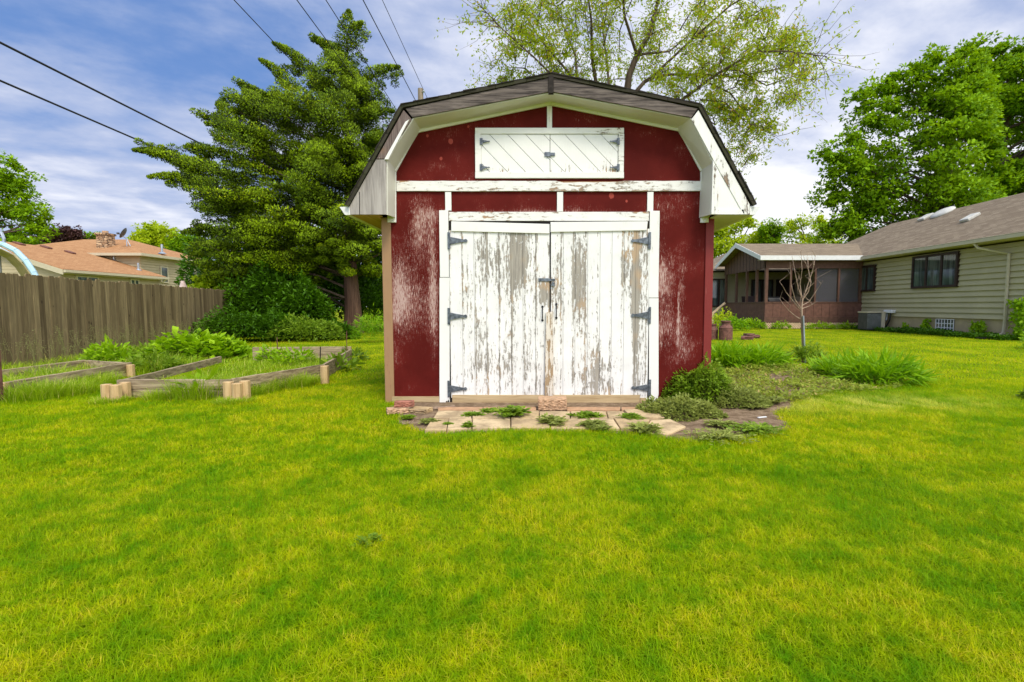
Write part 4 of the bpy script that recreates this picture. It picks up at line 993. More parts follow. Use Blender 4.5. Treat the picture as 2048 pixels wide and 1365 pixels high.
broad_tree('maple_tree', [(1632, 400), (1650, 385), (1640, 372), (1668, 360), (1650, 345), (1648, 300), (1680, 282), (1700, 262), (1722, 230), (1718, 185), (1760, 175), (1765, 155), (1800, 150), (1830, 135), (1858, 105), (1875, 108), (1905, 125),
                          (1932, 90), (1950, 100), (1985, 200), (1990, 300), (2000, 420), (1960, 480), (1880, 520), (1760, 520), (1690, 500), (1640, 470), (1660, 440), (1690, 430), (1665, 410)], 34, 1880,
           'dense green maple rising behind the ranch house roof', 'maples behind the ranch house', M['maple'], nclump=330, per=210, ll=.24, R0=.95, maxd=4.5, tr=.42)
broad_tree('maple_tree', [(1935, 95), (1970, 88), (1990, 100), (2025, 85), (2040, 100), (2075, 90), (2150, 120), (2200, 200), (2210, 330), (2180, 470), (2000, 480), (1950, 430), (1970, 300), (1940, 180)], 37, 1985,
           'dense green maple cut off by the right edge of the picture', 'maples behind the ranch house', M['maple'], nclump=300, per=210, ll=.26, R0=1.05, maxd=4.5, tr=.4)
broad_tree('maple_tree', [(-120, 300), (-40, 300), (0, 322), (25, 322), (35, 345), (60, 352), (40, 370), (62, 388), (50, 405), (105, 425), (80, 445), (92, 470), (60, 500), (-100, 500)], 44, -40,
           'green maple at the left edge behind the neighbouring house', 'background trees on the left', M['maple'], nclump=110, per=170, ll=.26, R0=1.0, maxd=4, tr=.35, nl=30)
broad_tree('background_tree', [(20, 470), (60, 460), (130, 462), (160, 470), (190, 472), (195, 500), (20, 500)], 56, 150, 'low green tree above the lower orange roof', 'background trees on the left', M['maple'], nclump=60, per=120, ll=.3, R0=.9, maxd=2, tr=.2, nl=10)
broad_tree('plum_tree', [(88, 478), (110, 458), (140, 458), (165, 470), (150, 500), (90, 500)], 54, 125, 'dark purple leaved tree above the lower orange roof', 'background trees on the left', M['plum'], nclump=50, per=130, ll=.25, R0=.8, maxd=2, tr=.2, nl=8)
broad_tree('background_tree', [(272, 478), (285, 455), (305, 448), (320, 458), (345, 460), (350, 480), (350, 520), (280, 520)], 62, 310, 'light green tree left of the two behind the roof vent', 'background trees on the left', M['yellowtree'], nclump=90, per=120, ll=.3, R0=1.0, maxd=2.5, tr=.2, nl=10)
broad_tree('background_tree', [(345, 482), (365, 470), (395, 475), (408, 490), (415, 530), (350, 525)], 60, 378, 'light green tree close to the left side of the cedar', 'background trees on the left', M['maple'], nclump=70, per=120, ll=.3, R0=.9, maxd=2.5, tr=.2, nl=10)
broad_tree('background_tree', [(1400, 470), (1440, 455), (1475, 442), (1500, 440), (1530, 455), (1545, 480), (1545, 540), (1400, 600)], 48, 1460, 'bright yellow green tree left of the others behind the porch roof', 'background trees behind the porch', M['yellowtree'], nclump=130, per=150, ll=.26, R0=1.1, maxd=3, tr=.25, nl=20)
broad_tree('background_tree', [(1540, 470), (1560, 455), (1580, 448), (1600, 440), (1620, 450), (1640, 432), (1660, 450), (1680, 480), (1680, 540), (1545, 540)], 50, 1600, 'sparse yellow green tree behind the middle of the porch roof', 'background trees behind the porch', M['yellowtree'], nclump=110, per=110, ll=.22, R0=.95, maxd=3, tr=.2, nl=25)
broad_tree('background_tree', [(1520, 460), (1532, 448), (1550, 446), (1560, 462), (1556, 490), (1525, 490)], 46, 1540, 'small green tree between the two yellow green ones', 'background trees behind the porch', M['maple'], nclump=28, per=120, ll=.22, R0=.8, maxd=1.5, tr=.15, nl=8)

# --- honey locust behind the shed: open crown of fine twigs
ZL = 17.0
loc_ = empty('locust_tree', (PY(1250, 600, ZL)[0], ZL, 0), 'airy honey locust with fine yellow green leaves behind the shed', 'tree')
limbpx = [([(1250, 620), (1252, 300), (1255, 178), (1259, 148), (1274, 111), (1296, 74), (1311, 22), (1322, -40), (1330, -110)], .17, 0),
          ([(1267, 190), (1290, 162), (1311, 148), (1348, 137), (1420, 126), (1489, 126), (1534, 115), (1608, 100), (1648, 78)], .075, .8),
          ([(1300, 260), (1363, 204), (1419, 167), (1478, 141), (1530, 150), (1590, 170)], .07, -1.0),
          ([(1200, 260), (1175, 190), (1159, 141), (1155, 74), (1140, 22), (1120, -50)], .09, 1.2), ([(1230, 240), (1190, 170), (1181, 130), (1177, 74), (1163, 0), (1160, -80)], .08, -.8),
          ([(1180, 210), (1148, 148), (1088, 74), (1048, 11), (1020, -30)], .06, .5), ([(1175, 230), (1120, 180), (1070, 150), (1010, 110), (965, 82)], .05, -1.2),
          ([(1140, 190), (1060, 165), (1000, 158), (962, 155)], .035, .6), ([(1274, 111), (1300, 90), (1360, 60), (1410, 10), (1440, -40)], .06, 1.5),
          ([(1311, 148), (1370, 100), (1430, 60), (1490, 40), (1500, 22)], .05, -1.4), ([(1419, 167), (1470, 175), (1520, 210), (1545, 250), (1530, 262)], .035, 1.0),
          ([(1400, 200), (1440, 215), (1480, 260), (1510, 290)], .03, -.6), ([(1380, 210), (1430, 250), (1465, 300), (1490, 330), (1500, 362)], .03, .7),
          ([(1274, 111), (1240, 60), (1225, 0), (1215, -60)], .06, -1.6), ([(1489, 126), (1530, 80), (1570, 60), (1600, 58)], .03, .9), ([(1590, 108), (1600, 130), (1560, 210), (1540, 240)], .025, -.9),
          ([(1088, 74), (1040, 70), (1000, 60), (975, 90)], .03, 1.0), ([(1220, 200), (1215, 120), (1208, 60), (1205, -20)], .05, .3), ([(1478, 141), (1540, 165), (1590, 150), (1640, 150)], .03, .2)]
mbt = MB(); LP, LD = [], []; twigs = MB()
for li, (pts, r0, dz) in enumerate(limbpx):
    P_ = [Vector(PY(x_, y_, ZL)) for x_, y_ in pts]; n = len(P_)
    for i, p in enumerate(P_): p.y += dz * 1.8 * (i / (n - 1)) + (random.uniform(-.15, .15) if i else 0)
    if li == 0: P_[0].z = -.1
    (mbt if li == 0 else twigs).tube(P_, [r0 * .92 * (1 - .85 * i / (n - 1)) for i in range(n)], 7, cap=False)
    for i in range(1 if li else 3, n - 1 + (1 if li else 0)):
        a, b = P_[i - 1 if i == n - 1 else i], P_[min(i + 1, n - 1)]
        seg = max((b - a).length, .3); m_ = int(seg / .13) + 1
        for j in range(m_):
            s_ = a.lerp(b, random.random()); fw = (b - a).normalized() if (b - a).length > .01 else Vector((0, 0, 1))
            d_ = (fw * .7 + Vector((random.gauss(0, .65), random.gauss(0, .75), random.gauss(.12, .6)))).normalized(); L = random.uniform(.4, 2.1) * (1 if n > 4 else .8)
            q = [s_]; 
            for kk in range(5):
                d_ = (d_ + Vector((random.gauss(0, .26), random.gauss(0, .26), random.gauss(-.02, .24)))).normalized(); q.append(q[-1] + d_ * L / 5)
            twigs.tube(q, [.011, .009, .007, .006, .004, .002], 3, cap=False)
            # side twiglets with drooping leaves
            for kk in range(1, 6):
                for _ in range(3):
                    o_ = Vector((random.gauss(0, .13), random.gauss(0, .13), random.gauss(-.02, .10))); LP.append(q[kk] + o_); LD.append(o_.normalized() * .6 + Vector((0, 0, -.35)) + d_ * .3)
lpoly = [(1020, -120), (1010, 0), (1010, 50), (960, 80), (1000, 110), (962, 150), (1000, 175), (1150, 180), (1350, 225), (1440, 230), (1490, 300), (1500, 350), (1520, 290), (1550, 230), (1580, 195), (1590, 170), (1640, 150),
         (1600, 120), (1650, 80), (1600, 50), (1560, 60), (1500, 30), (1470, 0), (1440, -100)]
Fp, fdm = fill_poly(lpoly, ZL, 190, 1.2, 3.5, .8)
root_ = [Vector(PY(x_, y_, ZL)) for pts, r0, dz in limbpx for x_, y_ in pts[1:]]
root_ = [a.lerp(b, t) for pts, r0, dz in limbpx for a, b in zip([Vector(PY(*p, ZL)) for p in pts[1:]], [Vector(PY(*p, ZL)) for p in pts[2:]]) for t in (0, .33, .66)]
for f in Fp:
    f = Vector(f); q0 = min(root_, key=lambda p: (p - f).length + max(0, p.z - f.z)); mid = q0.lerp(f, .5) + Vector((random.gauss(0, .12), random.gauss(0, .12), random.gauss(.1, .12)))
    twigs.tube([q0, q0.lerp(mid, .5), mid, mid.lerp(f, .5) + Vector((0, 0, .05)), f], [.020, .017, .013, .009, .004], 4, cap=False)
    dd = (f - q0).normalized()
    for base_ in (mid, mid.lerp(f, .5), f):
        for _ in range(4):
            d_ = (dd * .6 + Vector((random.gauss(0, .6), random.gauss(0, .6), random.gauss(.02, .5)))).normalized(); L = random.uniform(.25, .7); q = [base_]
            for kk in range(4):
                d_ = (d_ + Vector((random.gauss(0, .28), random.gauss(0, .28), random.gauss(-.05, .22)))).normalized(); q.append(q[-1] + d_ * L / 4)
            twigs.tube(q, [.008, .006, .005, .004, .002], 3, cap=False)
            for kk in range(1, 5):
                for _ in range(3):
                    o_ = Vector((random.gauss(0, .08), random.gauss(0, .08), random.gauss(-.02, .07))); LP.append(q[kk] + o_); LD.append(o_.normalized() * .6 + Vector((0, 0, -.3)) + d_ * .4)
mbt.build('trunk', M['bark'], loc_); twigs.build('twigs', M['bark'], loc_)
LPn = np.array([tuple(p) for p in LP]); LDn = np.array([tuple(p) for p in LD]); LPn = LPn[rng.random(len(LPn)) < .62]; LDn = LDn[:len(LPn)]; LPn = np.repeat(LPn, 2, 0) + rng.normal(size=(len(LPn) * 2, 3)) * .035; LDn = np.repeat(LDn, 2, 0) + rng.normal(size=(len(LPn), 3)) * .4
V, Fq, k = leaves(LPn, LDn, .115 * (.6 + .8 * rng.random(len(LPn))), .045); np_mesh('crown', V, Fq, rep(k, len(LPn)), M['locust'], loc_)
print('locust leaves', len(LPn))

# ================================================================== shrubs below the cedar
SH = 'shrubs under the cedar'
def shrub(px, py, Z, rx, h, n, ll, m, label, name='shrub', sx=1.0, ratio=.42, z0=0):
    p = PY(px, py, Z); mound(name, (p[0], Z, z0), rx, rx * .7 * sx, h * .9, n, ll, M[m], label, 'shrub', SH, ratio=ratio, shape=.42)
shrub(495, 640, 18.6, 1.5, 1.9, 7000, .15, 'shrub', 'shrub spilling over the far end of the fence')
shrub(560, 640, 18.8, 1.7, 2.9, 10000, .19, 'shrub', 'tallest dark broad leaved shrub, midway between fence and trunk')
shrub(604, 640, 18.2, 1.25, 2.0, 7000, .18, 'shrub', 'dark shrub just left of the cedar trunk')
shrub(540, 650, 16.2, 1.3, .95, 6000, .12, 'shrub', 'low shrub in front of the tallest one, behind the bed')
shrub(608, 655, 16.0, 1.2, .75, 5000, .11, 'weed', 'brighter low shrub behind the far end of the raised bed')
shrub(668, 665, 16.9, .8, .55, 3500, .13, 'shrub', 'low leafy shrub at the foot of the cedar trunk')
shrub(470, 660, 15.6, 1.2, 1.0, 5000, .11, 'shrub', 'low shrub against the fence end')
shrub(765, 640, 22.5, 1.6, 2.2, 6000, .15, 'shrub', 'dark shrub between the cedar trunk and the shed')
shrub(745, 680, 15.2, .55, .95, 1500, .16, 'strap', 'feathery pale green plant next to the shed wall', ratio=.12)
for i, (px, Z, rx, h, l_) in enumerate(((500, 25, 3.4, 4.6, 'deep green hedge tree behind the fence end'), (620, 26, 3.4, 4.8, 'deep green hedge tree behind the cedar'), (750, 25, 3.4, 4.4, 'deep green hedge tree behind the shed corner'))):
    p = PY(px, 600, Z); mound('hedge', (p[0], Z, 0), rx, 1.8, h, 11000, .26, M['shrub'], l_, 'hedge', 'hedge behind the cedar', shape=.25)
broad_tree('bright_shrub', [(392, 575), (400, 555), (425, 540), (450, 548), (475, 545), (480, 585), (400, 582)], 23, 440, 'bright lime green bush showing over the fence end', None, M['yellowtree'], nclump=60, per=120, ll=.12, R0=.42, maxd=.8, tr=.06, nl=10, cat='bush', limbr=.03)

nw = 26000; X_ = rng.uniform(-75, 95, nw); hw = 4.2 + 1.8 * vnoise(X_, X_ * 0, .12, 3) + .8 * vnoise(X_, X_ * 0, .5, 5); Pw = np.stack([X_, 85 + rng.normal(size=nw) * 1.6, hw * rng.random(nw) ** .6], 1)
V, Fq, k = leaves(Pw, rng.normal(size=(nw, 3)), .9, .6); tag(np_mesh('distant_wood', V, Fq, rep(k, nw), M['shrub']), 'low dark line of far off trees on the horizon', 'trees', kind='stuff')

# ================================================================== fence
f0 = Vector((-9.1 + 2.9 * .235, 5.5, 0)); f1 = Vector((-9.1 - 11.0 * .235, 19.4, 0)); fd = (f1 - f0).normalized(); FL = (f1 - f0).length; fn_ = Vector((fd.y, -fd.x, 0))
FH = 1.67
fen = empty('board_fence', tuple(f0), 'tall weathered grey brown board fence with dog eared tops', 'fence')
Vv, Ff, Rr = [], [], []; s_ = 0; pan = 0
def flush():
    global Vv, Ff, Rr
    me = bpy.data.meshes.new('fence_panel'); me.from_pydata([tuple(Vector(p) - f0) for p in Vv], [], Ff)
    a = me.attributes.new('rnd', 'FLOAT', 'POINT'); a.data.foreach_set('value', Rr); me.materials.append(M['fence'])
    o = bpy.data.objects.new('fence_panel', me); COL.objects.link(o); o.parent = fen; Vv, Ff, Rr = [], [], []
cnt = 0
while s_ < FL:
    wd = random.uniform(.132, .145); r = random.random(); h = FH + random.uniform(-.025, .025); dth = random.uniform(0, .008); e_ = .022
    prof = [(0, .0), (wd, .0), (wd, h - e_), (wd - e_, h), (e_, h), (0, h - e_)]; b = len(Vv)
    for dd in (dth + .018, dth):
        for (u_, z_) in prof: Vv.append(tuple(f0 + fd * (s_ + u_) + fn_ * dd + Vector((0, 0, z_))))
    Ff += [tuple(b + i for i in range(6)), tuple(b + 11 - i for i in range(6))] + [(b + i, b + i + 6, b + (i + 1) % 6 + 6, b + (i + 1) % 6) for i in range(6)]
    Rr += [r] * 12; s_ += wd + .003; cnt += 1
    if cnt % 17 == 0: flush()
if Vv: flush()
for k in range(int(FL / 2.4) + 1):
    p = f0 + fd * (k * 2.4) - fn_ * .07; mb = MB(); mb.box(p.x - .045, p.x + .045, p.y - .045, p.y + .045, 0, FH - .1); mb.build('post', M['timber'], fen)
for z_ in (.35, 1.35):
    a = f0 - fn_ * .02; b = f1 - fn_ * .02; mb = MB(); mb.beam((a.x, a.y, z_), (b.x, b.y, z_), .035, .085); mb.build('rail', M['timber'], fen)

# ================================================================== raised beds
def stake_pair(bed, px, py, Y, ht, seps=((0, 0), (.13, .02))):
    p = PG(px, py)
    for dx, dy in seps:
        mb = MB(); mb.slab([(p[0] + dx + .062 * math.cos(a) * (1 if abs(math.cos(a)) > .5 else .9), p[1] + dy + .05 * math.sin(a)) for a in [R(q) for q in (35, 75, 105, 145, 215, 255, 285, 325)]], 0, ht + random.uniform(-.01, .01))
        mb.build('stake', M['stake'], bed, .006)
def plank(bed, a, b, z0, z1, m, th=.045):
    a, b = Vector((a[0], a[1], 0)), Vector((b[0], b[1], 0)); n = 8; mb = MB(); d_ = (b - a).normalized(); nr = Vector((d_.y, -d_.x, 0)) * th / 2; vs = []
    for i in range(n + 1):
        p = a.lerp(b, i / n); w1 = random.uniform(-.004, .004)
        for sx in (-1, 1):
            for z_ in (z0, z1 + random.uniform(-.005, .004)): vs.append(p + nr * (sx + w1 * 5) + Vector((0, 0, z_)))
    fs = []
    for i in range(n):
        b_ = i * 4; c_ = b_ + 4
        fs += [(b_, c_, c_ + 1, b_ + 1), (b_ + 2, b_ + 3, c_ + 3, c_ + 2), (b_ + 1, c_ + 1, c_ + 3, b_ + 3), (b_, b_ + 2, c_ + 2, c_)]
    fs += [(0, 1, 3, 2), (n * 4, n * 4 + 2, n * 4 + 3, n * 4 + 1)]; mb.add(vs, fs); return mb.build('plank', m, bed, .004)
fl = PG(238, 796); fr = PG(466, 796); mr = PG(645, 760); br_ = PG(702, 722); bl_ = PG(505, 724)
bed = empty('raised_bed', (fl[0], fl[1], 0), 'wooden raised bed overgrown with grass, nearest the shed', 'raised bed', 'wooden raised beds')
plank(bed, fl, fr, .005, .105, M['timber_x']); plank(bed, fl, fr, .110, .225, M['timber_x'])
plank(bed, fr, mr, .005, .115, M['timber']); plank(bed, fr, mr, .120, .235, M['timber'])
plank(bed, (mr[0] + .02, mr[1]), br_, .005, .12, M['timber']); plank(bed, (mr[0] + .02, mr[1]), br_, .125, .235, M['timber'])
plank(bed, (br_[0], br_[1] + .03), (bl_[0], bl_[1] + .03), .005, .15, M['timber_x']); plank(bed, (br_[0], br_[1] + .03), (bl_[0], bl_[1] + .03), .155, .29, M['timber_x'])
lm = (fl[0] - .62, fl[1] + 2.9); plank(bed, (fl[0] + .02, fl[1] + .05), lm, .10, .215, M['timber'])
stake_pair(bed, 212, 804, 0, .20, ((0, .02), (.125, .0), (.10, .16))); stake_pair(bed, 458, 803, 0, .225, ((-.03, .05), (.115, -.02), (.16, .06))); stake_pair(bed, 650, 768, 0, .25, ((0, 0), (-.05, .12))); stake_pair(bed, 568, 726, 0, .25, ((0, 0),))
mb = MB(); a = PG(694, 724); mb.tube([(a[0], a[1], 0), (a[0] + .01, a[1], .62)], .008, 6); mb.build('rod', M['rust'], bed)
a = PG(640, 742); mb = MB(); mb.tube([(a[0], a[1], 0), (a[0] + .02, a[1], .42)], .009, 6); mb.build('rod', M['black'], bed)
a = PG(556, 726); mb = MB(); mb.tube([(a[0], a[1], 0), (a[0], a[1], .50)], .009, 6); mb.build('rod', M['rust'], bed)
b0 = PG(12, 800); b1 = PG(262, 752)
bed2 = empty('raised_bed', (b0[0], b0[1], 0), 'wooden raised bed along the fence at the left edge', 'raised bed', 'wooden raised beds')
plank(bed2, b0, b1, .005, .11, M['timber']); plank(bed2, b0, b1, .115, .215, M['timber'])
c0 = (b0[0] - 1.15, b0[1] + .2); c1 = (b1[0] - 1.1, b1[1] + .4); plank(bed2, c0, c1, .005, .11, M['timber']); plank(bed2, c0, c1, .115, .215, M['timber'])
plank(bed2, (b0[0] - .03, b0[1] - .0), (c0[0], c0[1]), .005, .20, M['timber_x']); plank(bed2, b1, c1, .005, .21, M['timber_x'])
stake_pair(bed2, 8, 800, 0, .20, ((0, 0), (-.13, .03))); stake_pair(bed2, 262, 754, 0, .20, ((0, 0),)); 
a = PG(-4, 808); mb = MB(); mb.box(a[0] - .03, a[0] + .045, a[1] - .03, a[1] + .03, 0, .62); tag(mb.build('rusty_post', M['rust'], None, .004), 'rust brown post at the extreme left edge by the bed', 'post')
# the long board lying in the bed behind
# growth in and around the beds
T = 'grass tufts around the raised beds'
tufts = ((60, 800, .32, .28, 'long grass tuft at the left edge before the fence bed'), (130, 790, .35, .24, 'long grass tuft along the fence bed plank'), (20, 790, .25, .30, 'long grass tuft beside the rust brown post'),
         (330, 798, .22, .16, 'short grass tuft before the front plank, left half'), (400, 795, .32, .34, 'big grass tuft bursting over the front plank'), (440, 790, .20, .26, 'grass tuft leaning on the right front stakes'),
         (520, 785, .24, .22, 'grass tuft along the near side plank'), (580, 775, .28, .24, 'grass tuft halfway along the side plank'), (620, 768, .2, .15, 'low grass tuft near the middle stake'), (505, 792, .14, .16, 'thin grass tuft right of the front stakes'),
         (222, 806, .2, .10, 'short grass tuft at the foot of the left stakes'), (470, 808, .2, .10, 'short grass tuft at the foot of the right stakes'), (190, 770, .3, .22, 'grass tuft at the middle of the fence bed plank'))
for px, py, r, h, l_ in tufts:
    c = PG(px, py); grass_tuft('grass_tuft', (c[0], c[1], 0), r, int(900 * r / .3), h, .007, M['tallgrass'], l_, 'grass tuft', T, lean=.8)
# interior growth: many blades, stuff
Q = np.stack([rng.uniform(-10.5, -3, 60000), rng.uniform(5.6, 12.5, 60000)], 1)
intr = [fl[:2], fr[:2], mr[:2], br_[:2], bl_[:2], lm]; rank = [(b0[0] - 1.2, b0[1] + .1), (b0[0], b0[1]), (b1[0], b1[1]), (bl_[0], bl_[1]), (bl_[0] - 1.0, bl_[1] + 1.6), (-10.6, 15.0), (-9.35, 10.0), (-8.5, 6.5)]
k1 = inpoly(Q, intr); k2 = inpoly(Q, rank); Q1 = Q[k1 | k2]; n = len(Q1); isb = k2[k1 | k2]
hh = np.where(isb, .23, .15) * (.4 + .9 * vnoise(Q1[:, 0], Q1[:, 1], 1.6, 4)) * (.5 + .8 * rng.random(n))
V, Fq, kk = blades(np.stack([Q1[:, 0], Q1[:, 1], np.full(n, .0)], 1), rng.random(n) * 6.28, hh, .009 * (.5 + rng.random(n)), hh * (.3 + .8 * rng.random(n)), 3)
tag(np_mesh('tall_grass', V, Fq, rep(kk, n), M['tallgrass']), 'rank uncut grass filling the beds and the fence strip', 'tall grass', kind='stuff')
G_ = 'leafy plants in the raised beds'
for px, py, Z, rx, h, n, ll, m, ra, l_ in ((395, 700, 10.2, .90, .52, 1300, .15, 'lush', .75, 'big leaved bright green plant standing highest behind the beds'), (455, 705, 10.6, .60, .40, 600, .15, 'lush', .75, 'big leaved plant just left of the back plank'),
                                           (225, 730, 9.0, .45, .42, 700, .13, 'lush', .35, 'bushy bright green plant before the fence'), (330, 715, 10.0, .8, .34, 1800, .11, 'weed', .3, 'mixed weeds between the two bright plants'),
                                           (588, 745, 9.4, .35, .28, 220, .16, 'lush', .3, 'leafy plant inside the bed near the back plank'), (545, 745, 9.8, .3, .30, 200, .16, 'lush', .3, 'leafy plant left of the stake in the back plank'),
                                           (685, 760, 8.6, .28, .20, 70, .22, 'weed', .35, 'broad leaved weed outside the bed by the middle stake'), (705, 730, 10.2, .25, .25, 120, .14, 'weed', .4, 'broad leaved weed at the far corner of the bed'),
                                           (410, 790, 6.2, .25, .26, 60, .20, 'lush', .3, 'coarse weed in the tuft before the front plank'), (310, 735, 8.6, .45, .3, 400, .15, 'weed', .25, 'drooping weeds behind the left plank')):
    p = PY(px, py, Z); mound('leafy_plant', (p[0], Z, 0), rx, rx * .8, h, n, ll, M[m], l_, 'plant', G_, ratio=ra, shape=.5)
# dry seed heads along the fence
mb = MB(); P_, D_ = [], []
for i in range(170):
    Y = random.uniform(7.5, 14); X = -9.1 - (Y - 8.4) * .235 + random.uniform(.25, 1.1); h = random.uniform(.40, .75); lx, ly = random.uniform(-.15, .15), random.uniform(-.1, .1)
    mb.tube([(X, Y, 0), (X + lx * .4, Y + ly * .4, h * .6), (X + lx, Y + ly, h)], [.003, .0025, .0015], 3, cap=False)
    for j in range(26):
        t = random.uniform(.68, 1.05); P_.append((X + lx * t + random.gauss(0, .025), Y + ly * t + random.gauss(0, .025), h * t)); D_.append((random.gauss(0, 1), random.gauss(0, 1), .6))
V, Fq, k = leaves(np.array(P_), np.array(D_), .022, .007); vb = np.array([tuple(p) for p in mb.v]); fb = [f for f in mb.f]
V2 = np.concatenate([V, vb]); F2 = np.concatenate([Fq, np.array(fb) + len(V)])
tag(np_mesh('seed_heads', V2, F2, rng.random(len(V2)), foliage('dry_seed_heads', (.16, .19, .04), (.36, .34, .14))), 'thin seeding grass stems standing before the fence', 'seed heads', kind='stuff')
c = PG(82, 745); mb = MB(); p = (PY(80, 730, 8.3)); mb.sheet([(p[0] - .03, 9.0, p[2] - .04), (p[0] + .04, 9.0, p[2] - .03), (p[0] + .03, 9.02, p[2] + .05), (p[0] - .01, 9.02, p[2] + .03)], .004)
tag(mb.build('litter', M['white']), 'scrap of white paper caught in the grass before the fence', 'litter')

# ================================================================== buildings
def lap_wall(mb, a, b, z0, z1, pitch=.20, proud=.05):
    """lap siding on a vertical wall from a to b (outward normal to the right of a->b), real saw-tooth boards"""
    a, b = Vector((a[0], a[1], 0)), Vector((b[0], b[1], 0)); d_ = (b - a).normalized(); n = Vector((d_.y, -d_.x, 0)); z = z0
    while z < z1 - .01:
        zt = min(z + pitch, z1); vs = []
        for p in (a, b):
            vs += [p + n * proud + Vector((0, 0, z)), p - n * .004 + Vector((0, 0, zt)), p - n * .02 + Vector((0, 0, zt)), p - n * .02 + Vector((0, 0, z))]
        mb.add(vs, [(0, 4, 5, 1), (1, 5, 6, 2), (2, 6, 7, 3), (3, 7, 4, 0), (0, 1, 2, 3), (7, 6, 5, 4)]); z += pitch
def hip_roof(mb, x0, x1, y0, y1, ze, zr, axis, rl, rh, gable=(False, False)):
    """hip roof over a rectangle; ridge along axis from rl to rh"""
    if axis == 'y': xm = (x0 + x1) / 2; r0, r1 = (xm, rl, zr), (xm, rh, zr); c = [(x0, y0, ze), (x1, y0, ze), (x1, y1, ze), (x0, y1, ze)]; f = [(0, 1, 4), (1, 2, 5, 4), (2, 3, 5), (3, 0, 4, 5)]
    else: ym = (y0 + y1) / 2; r0, r1 = (rl, ym, zr), (rh, ym, zr); c = [(x0, y0, ze), (x1, y0, ze), (x1, y1, ze), (x0, y1, ze)]; f = [(0, 1, 5, 4), (1, 2, 5), (2, 3, 4, 5), (3, 0, 4)]
    mb.add(c + [r0, r1], f + [(3, 2, 1, 0)])
HX, HZE = 15.5, 3.32
rh_ = empty('ranch_house', (19, 23, 0), 'long low ranch house with tan lap siding, brown roof and screened porch', 'house')
hx1, hy0, hy1 = 22.2, 16.05, 30.6
mb = MB(); lap_wall(mb, (HX, hy1), (HX, hy0), .66, HZE - .12); lap_wall(mb, (HX, hy0), (hx1, hy0), .66, HZE - .12); lap_wall(mb, (hx1, hy0), (hx1, hy1), .66, HZE - .12); lap_wall(mb, (hx1, hy1), (HX, hy1), .66, HZE - .12)
mb.build('wall', M['siding_tan'], rh_)
mb = MB(); mb.box(HX + .02, hx1 - .02, hy0 + .02, hy1 - .02, 0, .66); mb.build('foundation', M['foundation'], rh_)
mb = MB(); hip_roof(mb, HX - .42, hx1 + .42, hy0 - .42, hy1 + .42, HZE + .10, HZE + 2.22, 'y', hy0 + 3.2, hy1 - 3.2); mb.build('roof', M['roof_brown'], rh_, uv=True)
mb = MB(); mb.box(HX - .42, hx1 + .42, hy0 - .42, hy1 + .42, HZE - .06, HZE + .096); mb.build('eave', M['trim_tan'], rh_)
mb = MB(); mb.box(HX - .54, HX - .425, hy0 - .45, 23.7, HZE - .04, HZE + .09); mb.box(HX - .545, HX - .424, hy0 - .45, 23.7, HZE + .094, HZE + .112); mb.build('gutter', M['trim_tan'], rh_, .01)
mb = MB(); mb.box(HX - .045, HX + .05, hy0 - .06, hy0 + .07, .66, HZE - .12); mb.build('corner_board', M['trim_tan'], rh_, .004)
# downspout
ds = [PX(1987, 482, HX - .48), PX(2003, 492, HX - .40), PX(2020, 503, HX - .06)]
yd = ds[2][1]; mb = MB(); mb.tube([(HX - .48, yd + .9, HZE - .05), (HX - .44, yd + .8, HZE - .2), (HX - .09, yd, HZE - .48), (HX - .09, yd, .5), (HX - .12, yd, .2), (HX - .35, yd, .10)], .045, 4); mb.build('downspout', M['trim_tan'], rh_)
def window_x(parent, X, ya, yb, z0, z1, panes, frame, sgn=-1, curtain=True):
    """window on a wall facing sgn*x"""
    ya, yb = sorted((ya, yb)); mb = MB(); t = .09; xo = X + sgn * .11
    for q in ((ya, yb, z1 - t, z1), (ya, yb, z0, z0 + t), (ya, ya + t, z0 + t, z1 - t), (yb - t, yb, z0 + t, z1 - t)): mb.box(X, xo, q[0], q[1], q[2], q[3])
    wdt = (yb - ya) / panes
    for i in range(1, panes): mb.box(X, xo - sgn * .006, ya + i * wdt - t * .55, ya + i * wdt + t * .55, z0 + t, z1 - t)
    fr_ = mb.build('window', M[frame], parent)
    for i in range(panes):
        a, b = ya + i * wdt + t * .7, ya + (i + 1) * wdt - t * .7; mb = MB(); mb.box(X + sgn * .070, X + sgn * .078, a, b, z0 + t, z1 - t); mb.build('pane', M['glass'], fr_)
a = PX(1830, 505, HX); b = PX(1918, 570, HX); window_x(rh_, HX, a[1], b[1], PX(1830, 578, HX)[2], HZE - .17, 3, 'dark_frame')
a = PX(1722, 530, HX); b = PX(1752, 585, HX); window_x(rh_, HX, a[1], b[1], PX(1752, 583, HX)[2], HZE - .3, 2, 'dark_frame')
# glass block basement window
a = PX(1872, 655, HX); b = PX(1908, 650, HX); mb = MB(); mb.box(HX - .012, HX + .02, min(a[1], b[1]), max(a[1], b[1]), .12, .60); bw_ = mb.build('basement_window', M['glass'], rh_)
mb = MB(); y0_, y1_ = sorted((a[1], b[1]))
for i in range(7): yy = y0_ + (y1_ - y0_) * i / 6; mb.box(HX - .024, HX - .01, yy - .012, yy + .012, .12, .60)
for z_ in (.12, .28, .44, .60): mb.box(HX - .022, HX - .011, y0_, y1_, z_ - .012, z_ + .012)
mb.build('glazing_bars', M['white'], bw_)
